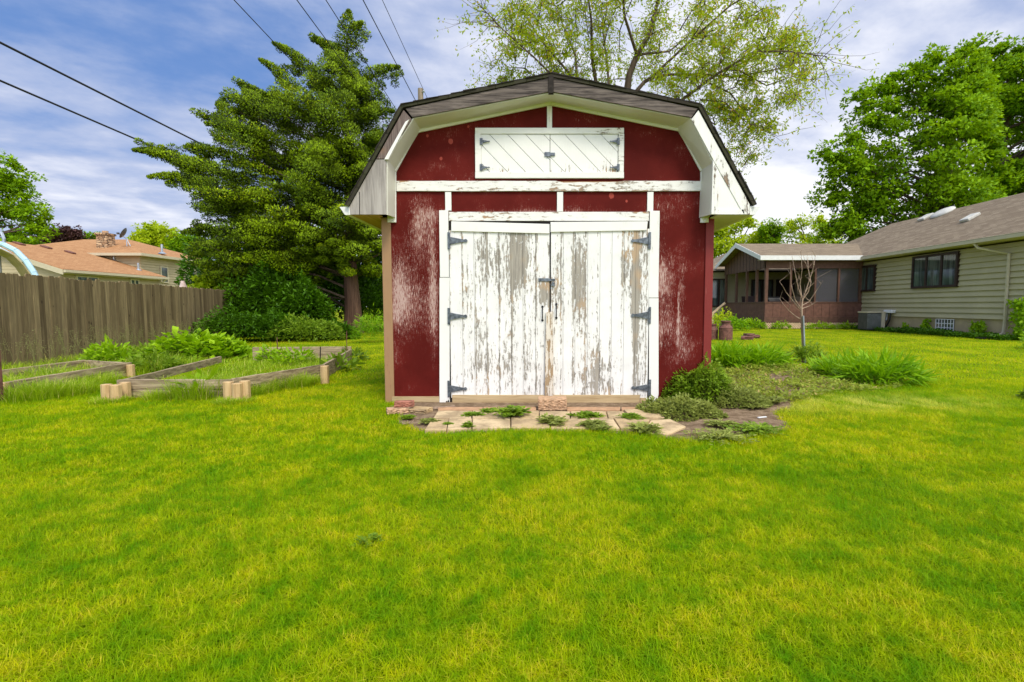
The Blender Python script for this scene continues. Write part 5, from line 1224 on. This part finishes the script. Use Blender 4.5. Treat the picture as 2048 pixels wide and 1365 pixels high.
# roof fittings
rn = Vector((-(2.12), 0, (hx1 - HX + .84) / 2)).normalized(); rp0 = (HX - .42, 20, HZE + .10)
def roofpt(px, py): return Vector(PP(px, py, rp0, rn))
p = roofpt(1886, 427); mb = MB()
mb.v = []; prof = [(.50, 0), (.50, .05), (.44, .11), (.28, .15), (.05, .17)]; mb.lathe((0, 0, 0), prof, 20); q = rn.to_track_quat('Z', 'Y'); mb.v = [tuple(q @ Vector(v) + p) for v in mb.v]; mb.build('skylight', M['skydome'], rh_, smooth=True)
for px, py in ((1852, 437), (1941, 438)):
    p = roofpt(px, py); mb = MB(); mb.box(-.22, .22, -.28, .28, 0, .12); mb.v = [tuple(q @ Vector(v) + p) for v in mb.v]; mb.build('roof_vent', M['skydome'], rh_, .03)
# far wing seen behind the porch
mb = MB(); lap_wall(mb, (9.9, 30.4), (HX, 30.4), .5, 3.15); lap_wall(mb, (9.9, 37), (9.9, 30.4), .5, 3.15); mb.box(9.95, HX, 30.5, 37, 0, 3.1); mb.build('wing_wall', M['siding_tan'], rh_)
mb = MB(); hip_roof(mb, 9.6, 19, 30.0, 38, 3.2, 5.2, 'x', 13.6, 18.9); mb.build('wing_roof', M['roof_brown'], rh_, uv=True)
def window_y(parent, Y, xa, xb, z0, z1, panes, frame, name='window'):
    mb = MB(); t = .08
    for q in ((xa, xb, z1 - t, z1), (xa, xb, z0, z0 + t), (xa, xa + t, z0 + t, z1 - t), (xb - t, xb, z0 + t, z1 - t)): mb.box(q[0], q[1], Y - .10, Y, q[2], q[3])
    wdt = (xb - xa) / panes
    for i in range(1, panes): mb.box(xa + i * wdt - .04, xa + i * wdt + .04, Y - .095, Y, z0 + t, z1 - t)
    f_ = mb.build(name, M[frame], parent)
    for i in range(panes): mb = MB(); mb.box(xa + i * wdt + .06, xa + (i + 1) * wdt - .06, Y - .072, Y - .064, z0 + t, z1 - t); mb.build('pane', M['glass'], f_)
window_y(rh_, 30.38, 10.15, 11.15, 1.05, 2.75, 2, 'dark_frame'); window_y(rh_, 30.38, 12.6, 13.9, 1.2, 2.7, 2, 'dark_frame')
mb = MB(); mb.box(14.1, 15.2, 30.30, 30.37, .55, 2.7); mb.build('door', M['dark_frame'], rh_)
# porch
PYf, PYb, PXl = 24.3, 29.8, PY(1530, 600, 24.3)[0]
def pz(py): return PY(1600, py, PYf)[2]
zs0, zs1, zsill, ztop = pz(645.5) - .16, pz(634), pz(604), pz(537)
po = MB()
n = 12; xs = [PXl + (HX - PXl) * i / n for i in range(n + 1)]
for i in range(n): po.box(xs[i] + .006, xs[i + 1] - .006, PYf, PYf + .04, zs1 + .003, zsill - .05)
ys = [PYf + .0 + (PYb - PYf) * i / 14 for i in range(15)]
for i in range(14): po.box(PXl, PXl + .04, ys[i] + .006 + (.045 if i == 0 else 0), ys[i + 1] - .006, zs1 + .003, zsill - .05)
porch = po.build('porch', M['brown_light'], rh_)
mb = MB(); mb.box(PXl - .02, HX - .03, PYf - .02, PYf + .03, zs0 + .16, zs1); mb.box(PXl - .02, PXl + .03, PYf + .03, PYb, zs0 + .16, zs1); mb.build('skirt_board', M['brown'], porch)
mb = MB(); mb.box(PXl - .03, HX - .03, PYf - .03, PYf + .09, zsill - .05, zsill); mb.box(PXl - .03, PXl + .09, PYf + .09, PYb, zsill - .05, zsill); mb.build('sill', M['brown'], porch, .005)
mb = MB(); mb.box(PXl + .05, HX - .03, PYf + .05, PYb - .02, zs1 - .05, zs1); mb.build('floor', M['brown'], porch)
posts = [(PXl + .06, PYf + .06, .14)] + [(PY(px, 600, PYf)[0], PYf + .05, .085) for px in (1581, 1630, 1677)] + [(HX - .12, PYf + .05, .12)] + [(PXl + .05, PYf + (PYb - PYf) * t, .12) for t in (.2, .42, .68, .97)]
for (x_, y_, wd) in posts: mb = MB(); mb.box(x_ - wd / 2, x_ + wd / 2, y_ - wd / 2, y_ + wd / 2, zsill + .001, ztop); mb.build('post', M['brown'], porch, .004)
mb = MB(); mb.box(PXl, HX - .03, PYf, PYf + .1, ztop, ztop + .42); mb.build('header', M['brown'], porch)
# gable wall facing left
zr_ = PY(1475, 486, (PYf + PYb) / 2)[2] - .1; zef = PY(1600, 512, PYf - .35)[2]; zeb = zef
ymid = (PYf + PYb) / 2
mb = MB(); mb.add([(PXl, PYf, ztop), (PXl, PYb, ztop), (PXl, PYb, zef - .02), (PXl, ymid, zr_ - .12), (PXl, PYf, zef - .02), (PXl + .08, PYf, ztop), (PXl + .08, PYb, ztop), (PXl + .08, PYb, zef - .02), (PXl + .08, ymid, zr_ - .12), (PXl + .08, PYf, zef - .02)],
                  [(0, 1, 2, 3, 4), (9, 8, 7, 6, 5), (0, 5, 6, 1)]); mb.build('gable', M['brown'], porch)
mb = MB()
for i in range(13):
    yy = PYf + (PYb - PYf) * (i + .5) / 13; zz_ = zef - .02 + (zr_ - .12 - zef) * (1 - abs(yy - ymid) / (ymid - PYf)); mb.box(PXl - .012, PXl - .002, yy - .012, yy + .012, ztop, zz_)
mb.build('gable_batten', M['dark_frame'], porch)
xg = PXl - .42; xe = HX + 3.0; th = .09
mb = MB()
mb.sheet([(xg, PYf - .35, zef), (HX - .40, PYf - .35, zef), (xe, ymid, zr_ + .05), (xg, ymid, zr_ + .05)], .04)
mb.sheet([(xg, ymid, zr_ + .05), (xe, ymid, zr_ + .05), (HX - .4, PYb + .35, zef), (xg, PYb + .35, zef)], .04)
mb.build('roof', M['roof_brown'], porch, uv=True)
mb = MB(); mb.box(xg - .02, HX - .30, PYf - .39, PYf - .352, zef - .20, zef + .012); mb.build('fascia', M['gutter_white'], porch)
for (ya, za, yb, zb_) in ((PYf - .37, zef - .1, ymid, zr_ - .04), (PYb + .37, zef - .1, ymid, zr_ - .04)):
    mb = MB(); vs = [(xg - .03, ya, za + .11), (xg - .03, yb, zb_ + .11), (xg - .03, yb, zb_ - .12), (xg - .03, ya, za - .10)]; mb.add(vs + [(x_ + .028, y_, z_) for x_, y_, z_ in vs], [(0, 1, 2, 3), (7, 6, 5, 4), (0, 4, 5, 1), (1, 5, 6, 2), (2, 6, 7, 3), (3, 7, 4, 0)]); mb.build('rake_board', M['gutter_white'], porch)
mb = MB(); mb.box(xg, HX - .1, PYf - .35, PYf, zef - .19, zef - .17); mb.build('soffit', M['trim_tan'], porch)
for px0, px1 in ((1631, 1676), (1678, 1721)):
    a = PY(px0, 600, PYf)[0]; b = PY(px1, 600, PYf)[0]; mb = MB(); mb.box(a, b, PYf + .09, PYf + .092, zsill, ztop); mb.build('screen', M['screen'], porch)
# lattice skirt: crossed laths
mb = MB(); z0_, z1_ = .02, zs0 + .16
hgt = z1_ - z0_; st = .115; x_ = PXl - hgt
while x_ < HX - .05:
    for sgn in (1, -1):
        a = [x_, z0_] if sgn == 1 else [x_ + hgt, z0_]; b = [x_ + hgt, z1_] if sgn == 1 else [x_, z1_]
        if a[0] > b[0]: a, b = b, a
        if b[0] <= PXl or a[0] >= HX - .05: continue
        for (p_, q_) in ((a, b),):
            if p_[0] < PXl: t = (PXl - p_[0]) / (q_[0] - p_[0]); p_ = [PXl, p_[1] + (q_[1] - p_[1]) * t]
            if q_[0] > HX - .05: t = (HX - .05 - p_[0]) / (q_[0] - p_[0]); q_ = [HX - .05, p_[1] + (q_[1] - p_[1]) * t]
            mb.beam((p_[0], PYf + .004 * sgn, p_[1]), (q_[0], PYf + .004 * sgn, q_[1]), .006, .045, up=(0, 0, 1))
    x_ += st
mb.build('lattice', M['lattice'], porch)
mb = MB(); mb.box(PXl + .1, HX, PYf + .35, PYb, .0, zs1 - .06); mb.build('crawl_space', M['dark_in'], porch)
# things on the porch
mb = MB(); gx = PY(1547, 600, PYf + .8)[0]
gr = empty('grill', (gx, PYf + .9, zs1), 'small black grill standing inside the porch near its corner', 'grill')
mb.box(gx - .28, gx + .32, PYf + .7, PYf + 1.1, zsill - .15, zsill + .10); mb.build('firebox', M['black'], gr, .03)
mb = MB(); mb.tube([(gx - .28, PYf + .9, zsill + .10), (gx + .32, PYf + .9, zsill + .10)], .17, 14); mb.build('lid', M['black'], gr)
for dx in (-.22, .26):
    mb = MB(); mb.tube([(gx + dx, PYf + .9, zs1), (gx + dx, PYf + .9, zsill - .15)], .02, 6); mb.build('leg', M['black'], gr)
for k, (px, dy, l_) in enumerate(((1470, 3.0, 'wooden porch chair near the back of the porch'), (1500, 2.2, 'dark porch chair beside the corner windows'), (1600, 2.4, 'wooden porch chair behind the sapling'))):
    yy = PYf + dy; xx = PY(px, 600, yy)[0]; xx = max(xx, PXl + .5)
    ch = empty('porch_chair', (xx, yy, zs1), l_, 'chair', 'chairs on the porch'); mm = M['timber_x'] if k == 2 else M['dark_frame']
    mb = MB(); mb.box(xx - .28, xx + .28, yy - .28, yy + .28, zs1 + .40, zs1 + .45); mb.build('seat', mm, ch)
    mb = MB(); mb.sheet([(xx - .28, yy + .24, zs1 + .46), (xx + .28, yy + .24, zs1 + .46), (xx + .28, yy + .40, zs1 + 1.05), (xx - .28, yy + .40, zs1 + 1.05)], .04); mb.build('backrest', mm, ch)
    for dx in (-.25, .25):
        for dyy in (-.24, .24): mb = MB(); mb.box(xx + dx - .025, xx + dx + .025, yy + dyy - .025, yy + dyy + .025, zs1, zs1 + .40); mb.build('leg', mm, ch)
# air conditioner, service pipes, hose rail
a = PX(1735, 660, HX - .9); acx, acy = PY(1741, 640, 22.6)[0], 22.6
ac = empty('air_conditioner', (acx, acy, 0), 'grey outdoor air conditioner between the porch and the wall', 'air conditioner')
mb = MB(); mb.box(acx - .36, acx + .26, acy - .33, acy + .33, .06, .80)
mb.build('grille', M['acgrey'], ac, .02)
mb = MB()
for i in range(14): z_ = .12 + i * .047; mb.box(acx - .362, acx + .262, acy - .342, acy - .330, z_, z_ + .018)
mb.build('louvre', M['steel'], ac)
mb = MB(); mb.box(acx - .38, acx + .44, acy - .36, acy + .35, .801, .86); mb.box(acx + .264, acx + .43, acy - .35, acy + .33, .06, .80); mb.build('cover', M['trim_tan'], ac, .01)
pm = PX(1784, 628, HX); me_ = empty('utility_meter', (HX - .1, pm[1], .6), 'white meter box with grey pipes on the house wall', 'meter')
mb = MB(); mb.box(HX - .22, HX - .03, pm[1] - .28, pm[1] + .25, .80, .94); mb.build('box', M['white'], me_, .02)
for dy, yy2 in ((.16, .55), (-.05, .1), (.25, .30)):
    mb = MB(); mb.tube([(HX - .1, pm[1] + dy, .82), (HX - .12, pm[1] + dy, .5), (HX - .15, pm[1] + yy2, .22), (HX - .12, pm[1] + yy2 + .1, .02)], .03, 7); mb.build('pipe', M['steel'] if dy > .1 else M['black'], me_)
# stair rail by the porch's left side
a = PY(1425, 627, 27); b = PY(1450, 606, 27); st_ = empty('stair_rail', (a[0], 27, 0), 'sloping pale wooden stair rail left of the porch', 'railing')
mb = MB(); mb.beam(a, b, .06, .10); mb.build('handrail', M['lattice'], st_); mb = MB(); mb.box(a[0] - .05, a[0] + .05, 26.95, 27.05, 0, a[2]); mb.build('post', M['lattice'], st_)
# growth along the foundation
for i, (px, py, Z, r, h, n, m, l_) in enumerate(((1500, 655, 24.0, .9, .5, 900, 'lush', 'leafy weeds below the porch gable side'), (1560, 660, 24.0, .5, .32, 400, 'lush', 'small leafy weeds in front of the lattice near its left end'), (1640, 662, 24.0, .8, .28, 500, 'lush', 'low leafy weeds in front of the lattice behind the sapling'),
                                              (1690, 662, 24.0, .6, .25, 400, 'lush', 'low leafy weeds at the right end of the lattice'), (1470, 672, 22.5, .7, .6, 900, 'strap', 'pale green clump right of the milk cans'), (1445, 655, 24.5, .6, .9, 900, 'yellowtree', 'yellow green clump behind the milk cans'))):
    p = PY(px, py, Z); mound('foundation_weeds', (p[0], Z, 0), r, .35, h, n, .12, M[m], l_, 'weeds', 'weeds along the porch foot', shape=.5)
Q = np.stack([rng.uniform(14.7, 15.5, 7000), rng.uniform(16.0, 24.0, 7000), ], 1); P_ = np.stack([Q[:, 0], Q[:, 1], rng.random(7000) * .16 * (.4 + vnoise(Q[:, 0], Q[:, 1], 1.2, 3))], 1)
V, Fq, k = leaves(P_, rng.normal(size=(7000, 3)), .10, .06, np.array([[0, 0, 1.0]])); tag(np_mesh('foundation_cover', V, Fq, rep(k, 7000), M['shrub']), 'dark ivy strip along the foot of the house wall', 'ground cover', kind='stuff')
def vine(px, py0, py1, wdt, label, n=260, dens=1):
    a = PX(px, py0, HX - .08); b = PX(px, py1, HX - .08); n = int(n * dens); t = rng.random(n); P_ = np.stack([HX - .10 - .12 * rng.random(n), a[1] + (b[1] - a[1]) * t + rng.normal(size=n) * wdt, .0 + (b[2]) * t ** .8], 1)
    e = empty('vine', (HX - .1, a[1], 0), label, 'vine', 'vines climbing the house wall')
    V, Fq, k = leaves(P_, rng.normal(size=(n, 3)), .13, .09); np_mesh('leaves', V, Fq, rep(k, n), M['lush'], e)
    mb = MB(); mb.tube([(HX - .05, a[1], 0), (HX - .05, a[1] + .05, b[2] * .5), (HX - .05, a[1], b[2])], .012, 5); mb.build('stem', M['bark'], e)
vine(1856, 665, 640, .10, 'short dark vine left of the basement window', 120); vine(1960, 668, 645, .14, 'leafy vine on the foundation right of the basement window', 200); vine(1815, 665, 648, .07, 'smallest vine right of the meter pipes', 60)
vine(2044, 668, 600, .13, 'tall leafy vine at the near corner of the house', 420)
p = PG(2005, 672); mb = MB(); mb.sheet([(HX - .9, yd - .15, .06), (HX - .2, yd - .2, .10), (HX - .2, yd + .2, .10), (HX - .9, yd + .15, .06)], .03); tag(mb.build('splash_block', M['black']), 'dark splash block below the downspout', 'splash block')
p = PG(2048, 700); mound('border_shrub', (p[0] + .45, p[1], 0), .40, .4, .42, 800, .08, M['lush'], 'small green shrub cut by the right edge of the picture', 'shrub')
p = PG(2052, 800); mound('weed', (p[0] + .1, p[1], 0), .14, .14, .13, 500, .06, M['weed'], 'low weed in the lawn at the right edge', 'weed')
p = PG(738, 1092); frond_weed((p[0], p[1], .01), .07, .04, 14, .03, M['weed'], 'weed', 'pale weed rosette in the middle of the open lawn')

# ---- the neighbour's house on the left
nh = empty('neighbour_house', (-34, 38, 0), 'split level house with orange brown roofs beyond the fence', 'house')
ex, ze_, xr_, zr2 = -28.45, 3.3, -34.4, 5.22; ya, yb = 29.9, 38.1
mb = MB(); mb.sheet([(ex, ya, ze_), (ex, yb, ze_), (xr_, yb, zr2), (xr_, ya, zr2)], .10); mb.sheet([(xr_, ya, zr2), (xr_, yb, zr2), (2 * xr_ - ex, yb, ze_), (2 * xr_ - ex, ya, ze_)], .10); mb.build('roof', M['roof_orange'], nh, uv=True)
mb = MB(); wx = ex - .45; lap_wall(mb, (wx, ya + .35), (wx, yb), .3, ze_ - .22, .2)
zz = .3
mb.build('wall', M['siding_beige'], nh)
# near gable with lap siding following the roof
mb = MB(); z = .3
while z < zr2 - .2:
    zt = z + .2; half = (xr_ - wx) if z < ze_ - .2 else None
    xa = wx if z < ze_ - .25 else ex + (zt - ze_) / (zr2 - ze_) * (xr_ - ex); xb_ = 2 * xr_ - xa
    if xa > xb_: mb.add([(xb_, ya + .33, z), (xa, ya + .33, z), (xa, ya + .35, zt), (xb_, ya + .35, zt), (xb_, ya + .40, z), (xa, ya + .40, z), (xa, ya + .40, zt), (xb_, ya + .40, zt)], [(0, 1, 2, 3), (7, 6, 5, 4), (0, 4, 5, 1), (3, 2, 6, 7)])
    z = zt
mb.build('gable_wall', M['siding_beige'], nh)
for s_ in (0, 1):
    xe_ = ex if s_ == 0 else 2 * xr_ - ex; vs = [(xe_, ya - .04, ze_ - .04), (xr_, ya - .04, zr2 - .04), (xr_, ya - .04, zr2 - .34), (xe_, ya - .04, ze_ - .34)]; mb = MB(); mb.add(vs + [(a_, b_ + .038, c_) for a_, b_, c_ in vs], [(0, 1, 2, 3), (7, 6, 5, 4), (0, 4, 5, 1), (1, 5, 6, 2), (2, 6, 7, 3), (3, 7, 4, 0)]); mb.build('rake_board', M['trim_tan'], nh)
mb = MB(); mb.box(ex, ex + .13, ya, yb + .1, ze_ - .20, ze_ - .04); mb.box(wx, ex, ya, yb, ze_ - .26, ze_ - .22); mb.build('gutter', M['trim_tan'], nh, .01)
mb = MB(); mb.tube([(ex + .06, yb - .1, ze_ - .2), (wx + .1, yb - .3, ze_ - .55), (wx + .07, yb - .3, .3)], .05, 5); mb.build('downspout', M['trim_tan'], nh)
for px0, px1 in ((150, 195), (258, 276)):
    a = PX(px0, 560, wx); b = PX(px1, 560, wx); window_x(nh, wx, a[1], b[1], 1.6, ze_ - .30, 2, 'trim_tan', 1)
for px in (38, 92, 140):
    n_ = Vector((zr2 - ze_, 0, ex - xr_)).normalized(); pp = Vector(PP(px, 489 + px * .13 - 5 + (4 if px > 100 else 0), (ex, ya, ze_), n_)); q_ = n_.to_track_quat('Z', 'Y'); mb = MB(); mb.box(-.18, .18, -.28, .28, 0, .10); mb.v = [tuple(q_ @ Vector(v) + pp) for v in mb.v]; mb.build('roof_vent', M['rust'], nh, .02)
for px, py, h in ((277, 540, .5), (228, 521, .25)):
    pp = PP(px, py, (ex, ya, ze_), n_); mb = MB(); mb.tube([pp, (pp[0], pp[1], pp[2] + h)], .07, 8); mb.lathe((pp[0], pp[1], pp[2] - .05), [(.22, 0), (.16, .06), (.08, .12)], 12); mb.build('vent_pipe', M['steel'], nh)
# upper part
ux0, ux1, uy0, uy1, uze, uzr = -43, -29.9, 37.6, 47.0, 5.05, 6.65
mb = MB(); hip_roof(mb, ux0, ux1, uy0, uy1, uze, uzr, 'x', -38.4, -34.6); mb.build('upper_roof', M['roof_orange'], nh, uv=True)
mb = MB(); mb.box(ux0, ux1 + .1, uy0 - .1, uy1, uze - .20, uze - .004); mb.build('upper_eave', M['trim_tan'], nh)
wx2 = ux1 - .5; mb = MB(); lap_wall(mb, (ux0 + .5, uy0 + .5), (wx2, uy0 + .5), .3, uze - .2); lap_wall(mb, (wx2, uy0 + .5), (wx2, uy1 - .5), .3, uze - .2); mb.build('upper_wall', M['siding_beige'], nh)
for px0, px1 in ((319, 334), (377, 388.5), (389.5, 401)):
    a = PX(px0, 540, wx2 + .02); b = PX(px1, 540, wx2 + .02); window_x(nh, wx2 + .02, a[1], b[1], 2.95, 4.25, 1, 'trim_tan', 1)
mb = MB(); pc = PY(212, 490, 39.6); mb.box(pc[0] - .40, pc[0] + .40, 39.2, 40.0, uze, 6.60); ch_ = mb.build('chimney', M['stone'], nh)
mb = MB(); mb.box(pc[0] - .47, pc[0] + .47, 39.12, 40.08, 6.601, 6.76); mb.build('cap', M['stone'], ch_, .02)
mb = MB(); mb.tube([(pc[0], 39.6, 6.76), (pc[0], 39.6, 6.95)], .20, 10); mb.build('flue', M['block'], ch_)
# satellite dish
pd = PY(250, 468, 39.4); sdn = empty('satellite_dish', (pd[0], 39.4, 5.9), 'grey satellite dish on an arm beside the stone chimney', 'satellite dish')
mb = MB(); k = 20; nrm = Vector((-.75, -.35, .45)).normalized(); q_ = nrm.to_track_quat('Z', 'Y'); mb.lathe((0, 0, 0), [(.02, 0), (.2, .02), (.36, .07), (.44, .12), (.45, .13), (.43, .14), (.2, .035), (.02, .015)], 20); mb.v = [tuple(q_ @ Vector(v) + Vector(pd)) for v in mb.v]; mb.build('dish', M['acgrey'], sdn)
mb = MB(); a = PY(236, 467, 39.0); mb.tube([a, (pd[0], 39.5, pd[2] - .35), (pd[0] + .1, 39.4, 5.75)], .03, 6); mb.tube([(pd[0], 39.5, pd[2] - .35), (pd[0] + .45, 39.3, 5.75)], .025, 6); mb.build('arm', M['steel'], sdn)
mb = MB(); mb.box(a[0] - .08, a[0] + .06, 38.95, 39.08, a[2] - .08, a[2] + .06); mb.build('receiver', M['acgrey'], sdn)
for px, py in ((324, 503),):
    pp = PY(px, py, 40.2); mb = MB(); mb.tube([(pp[0], 40.2, pp[2] - .2), (pp[0], 40.2, pp[2] + .55)], .08, 8); mb.lathe((pp[0], 40.2, pp[2] - .2), [(.3, 0), (.2, .08), (.1, .15)], 12); mb.build('vent_pipe', M['steel'], nh)
# pale cone shaped cap on a pole, above the fence
p = PY(366, 569, 21); e = empty('pale_cone', (p[0], 21, 0), 'small pale pink cone shaped cap poking up just above the fence top', 'lamp')
mb = MB(); mb.lathe((p[0], 21, p[2] - .12), [(.15, 0), (.14, .02), (.06, .25), (.04, .26)], 12); mb.build('cone_cap', M['pink'], e)
mb = MB(); mb.tube([(p[0], 21, 0), (p[0], 21, p[2] - .1)], .03, 8); mb.build('pole', M['steel'], e)

# ---- pool slide beyond the fence
sl = empty('pool_slide', (-13.5, 13, 0), 'curved pale blue pool slide with tan underside showing above the fence', 'pool slide')
path = [(-110, 480), (-60, 480), (-20, 484), (8, 490), (32, 502), (52, 522), (68, 546), (84, 580), (110, 620), (150, 645)]
R1_ = [Vector(PY(x_, y_, 12.6)) for x_, y_ in path]; R2_ = [p + Vector((-.78, .55, -.02)) for p in R1_]
mb = MB()
for i in range(len(R1_) - 1):
    a, b, c_, d_ = R1_[i], R1_[i + 1], R2_[i + 1], R2_[i]; dn = Vector((-.05, 0, -.10)); mb.sheet([a + dn, b + dn, c_ + dn, d_ + dn], .02)
mb.build('chute', M['tan_fibre'], sl)
for Rr_ in (R1_, R2_):
    mb = MB()
    for i in range(len(Rr_) - 1): mb.tube([Rr_[i] + Vector((0, 0, 0)), Rr_[i + 1]], .065, 8)
    mb.build('rim', M['blue'], sl)
mb = MB()
for dy in (0, .6):
    q = [PY(x_, y_, 12.7 + dy) for x_, y_ in ((8, 492), (8, 478), (3, 466), (-8, 460), (-30, 462), (-50, 480), (-52, 560), (-52, 640))]; mb.tube(q, .035, 8)
mb.build('handrail', M['steel'], sl)
for x_ in (-14.6, -13.9): mb = MB(); mb.tube([(x_, 12.9, 0), (x_, 12.9, 2.4)], .04, 8); mb.build('leg', M['steel'], sl)

# ---- wires and pole
up = empty('utility_pole', (PY(841, 300, 16.2)[0], 16.2, 0), 'grey wooden utility pole top showing above the shed roof', 'utility pole')
pt = PY(841, 178, 16.2); mb = MB(); mb.tube([(pt[0], 16.2, 0), (pt[0], 16.2, pt[2])], [.12, .082], 12); mb.build('pole', M['pole'], up)
mb = MB(); mb.tube([(pt[0] + .08, 16.15, pt[2] - .12), (pt[0] + .13, 16.1, pt[2] - .10)], .03, 8); mb.build('insulator', M['steel'], up)
def wire(px, py, H, r, label, slope=None, far=60, near=-6):
    # straight line of constant height through the photo point, running away parallel to the lot line
    r_ = ray(px, py); t = H / r_[2]; X, Y = r_[0] * t, r_[1] * t; k_ = -.04; n = 14; pts = []
    for i in range(n):
        yy = near + (far - near) * (i / (n - 1)) ** 1.0; sag = .0; pts.append((X + (yy - Y) * k_, yy, EYE + H + sag))
    mb = MB(); mb.tube(pts, r, 6); tag(mb.build('power_line', M['wire']), label, 'cable', 'overhead lines')
wire(140, 156, 8.0, .038, 'upper of the two thick cables crossing the left sky'); wire(140, 222, 7.2, .036, 'lower of the two thick cables crossing the left sky')
wire(530, 66, 8.5, .013, 'thin wire farthest left, passing behind the cedar top'); wire(620, 36, 8.3, .013, 'thin wire just left of the cedar tip'); wire(728, 119, 8.4, .012, 'thin wire crossing just right of the cedar tip')
wire(778, 100, 7.05, .012, 'thin wire running down to the top of the utility pole'); wire(797, 71, 7.3, .008, 'thinnest wire, rightmost of the overhead lines')
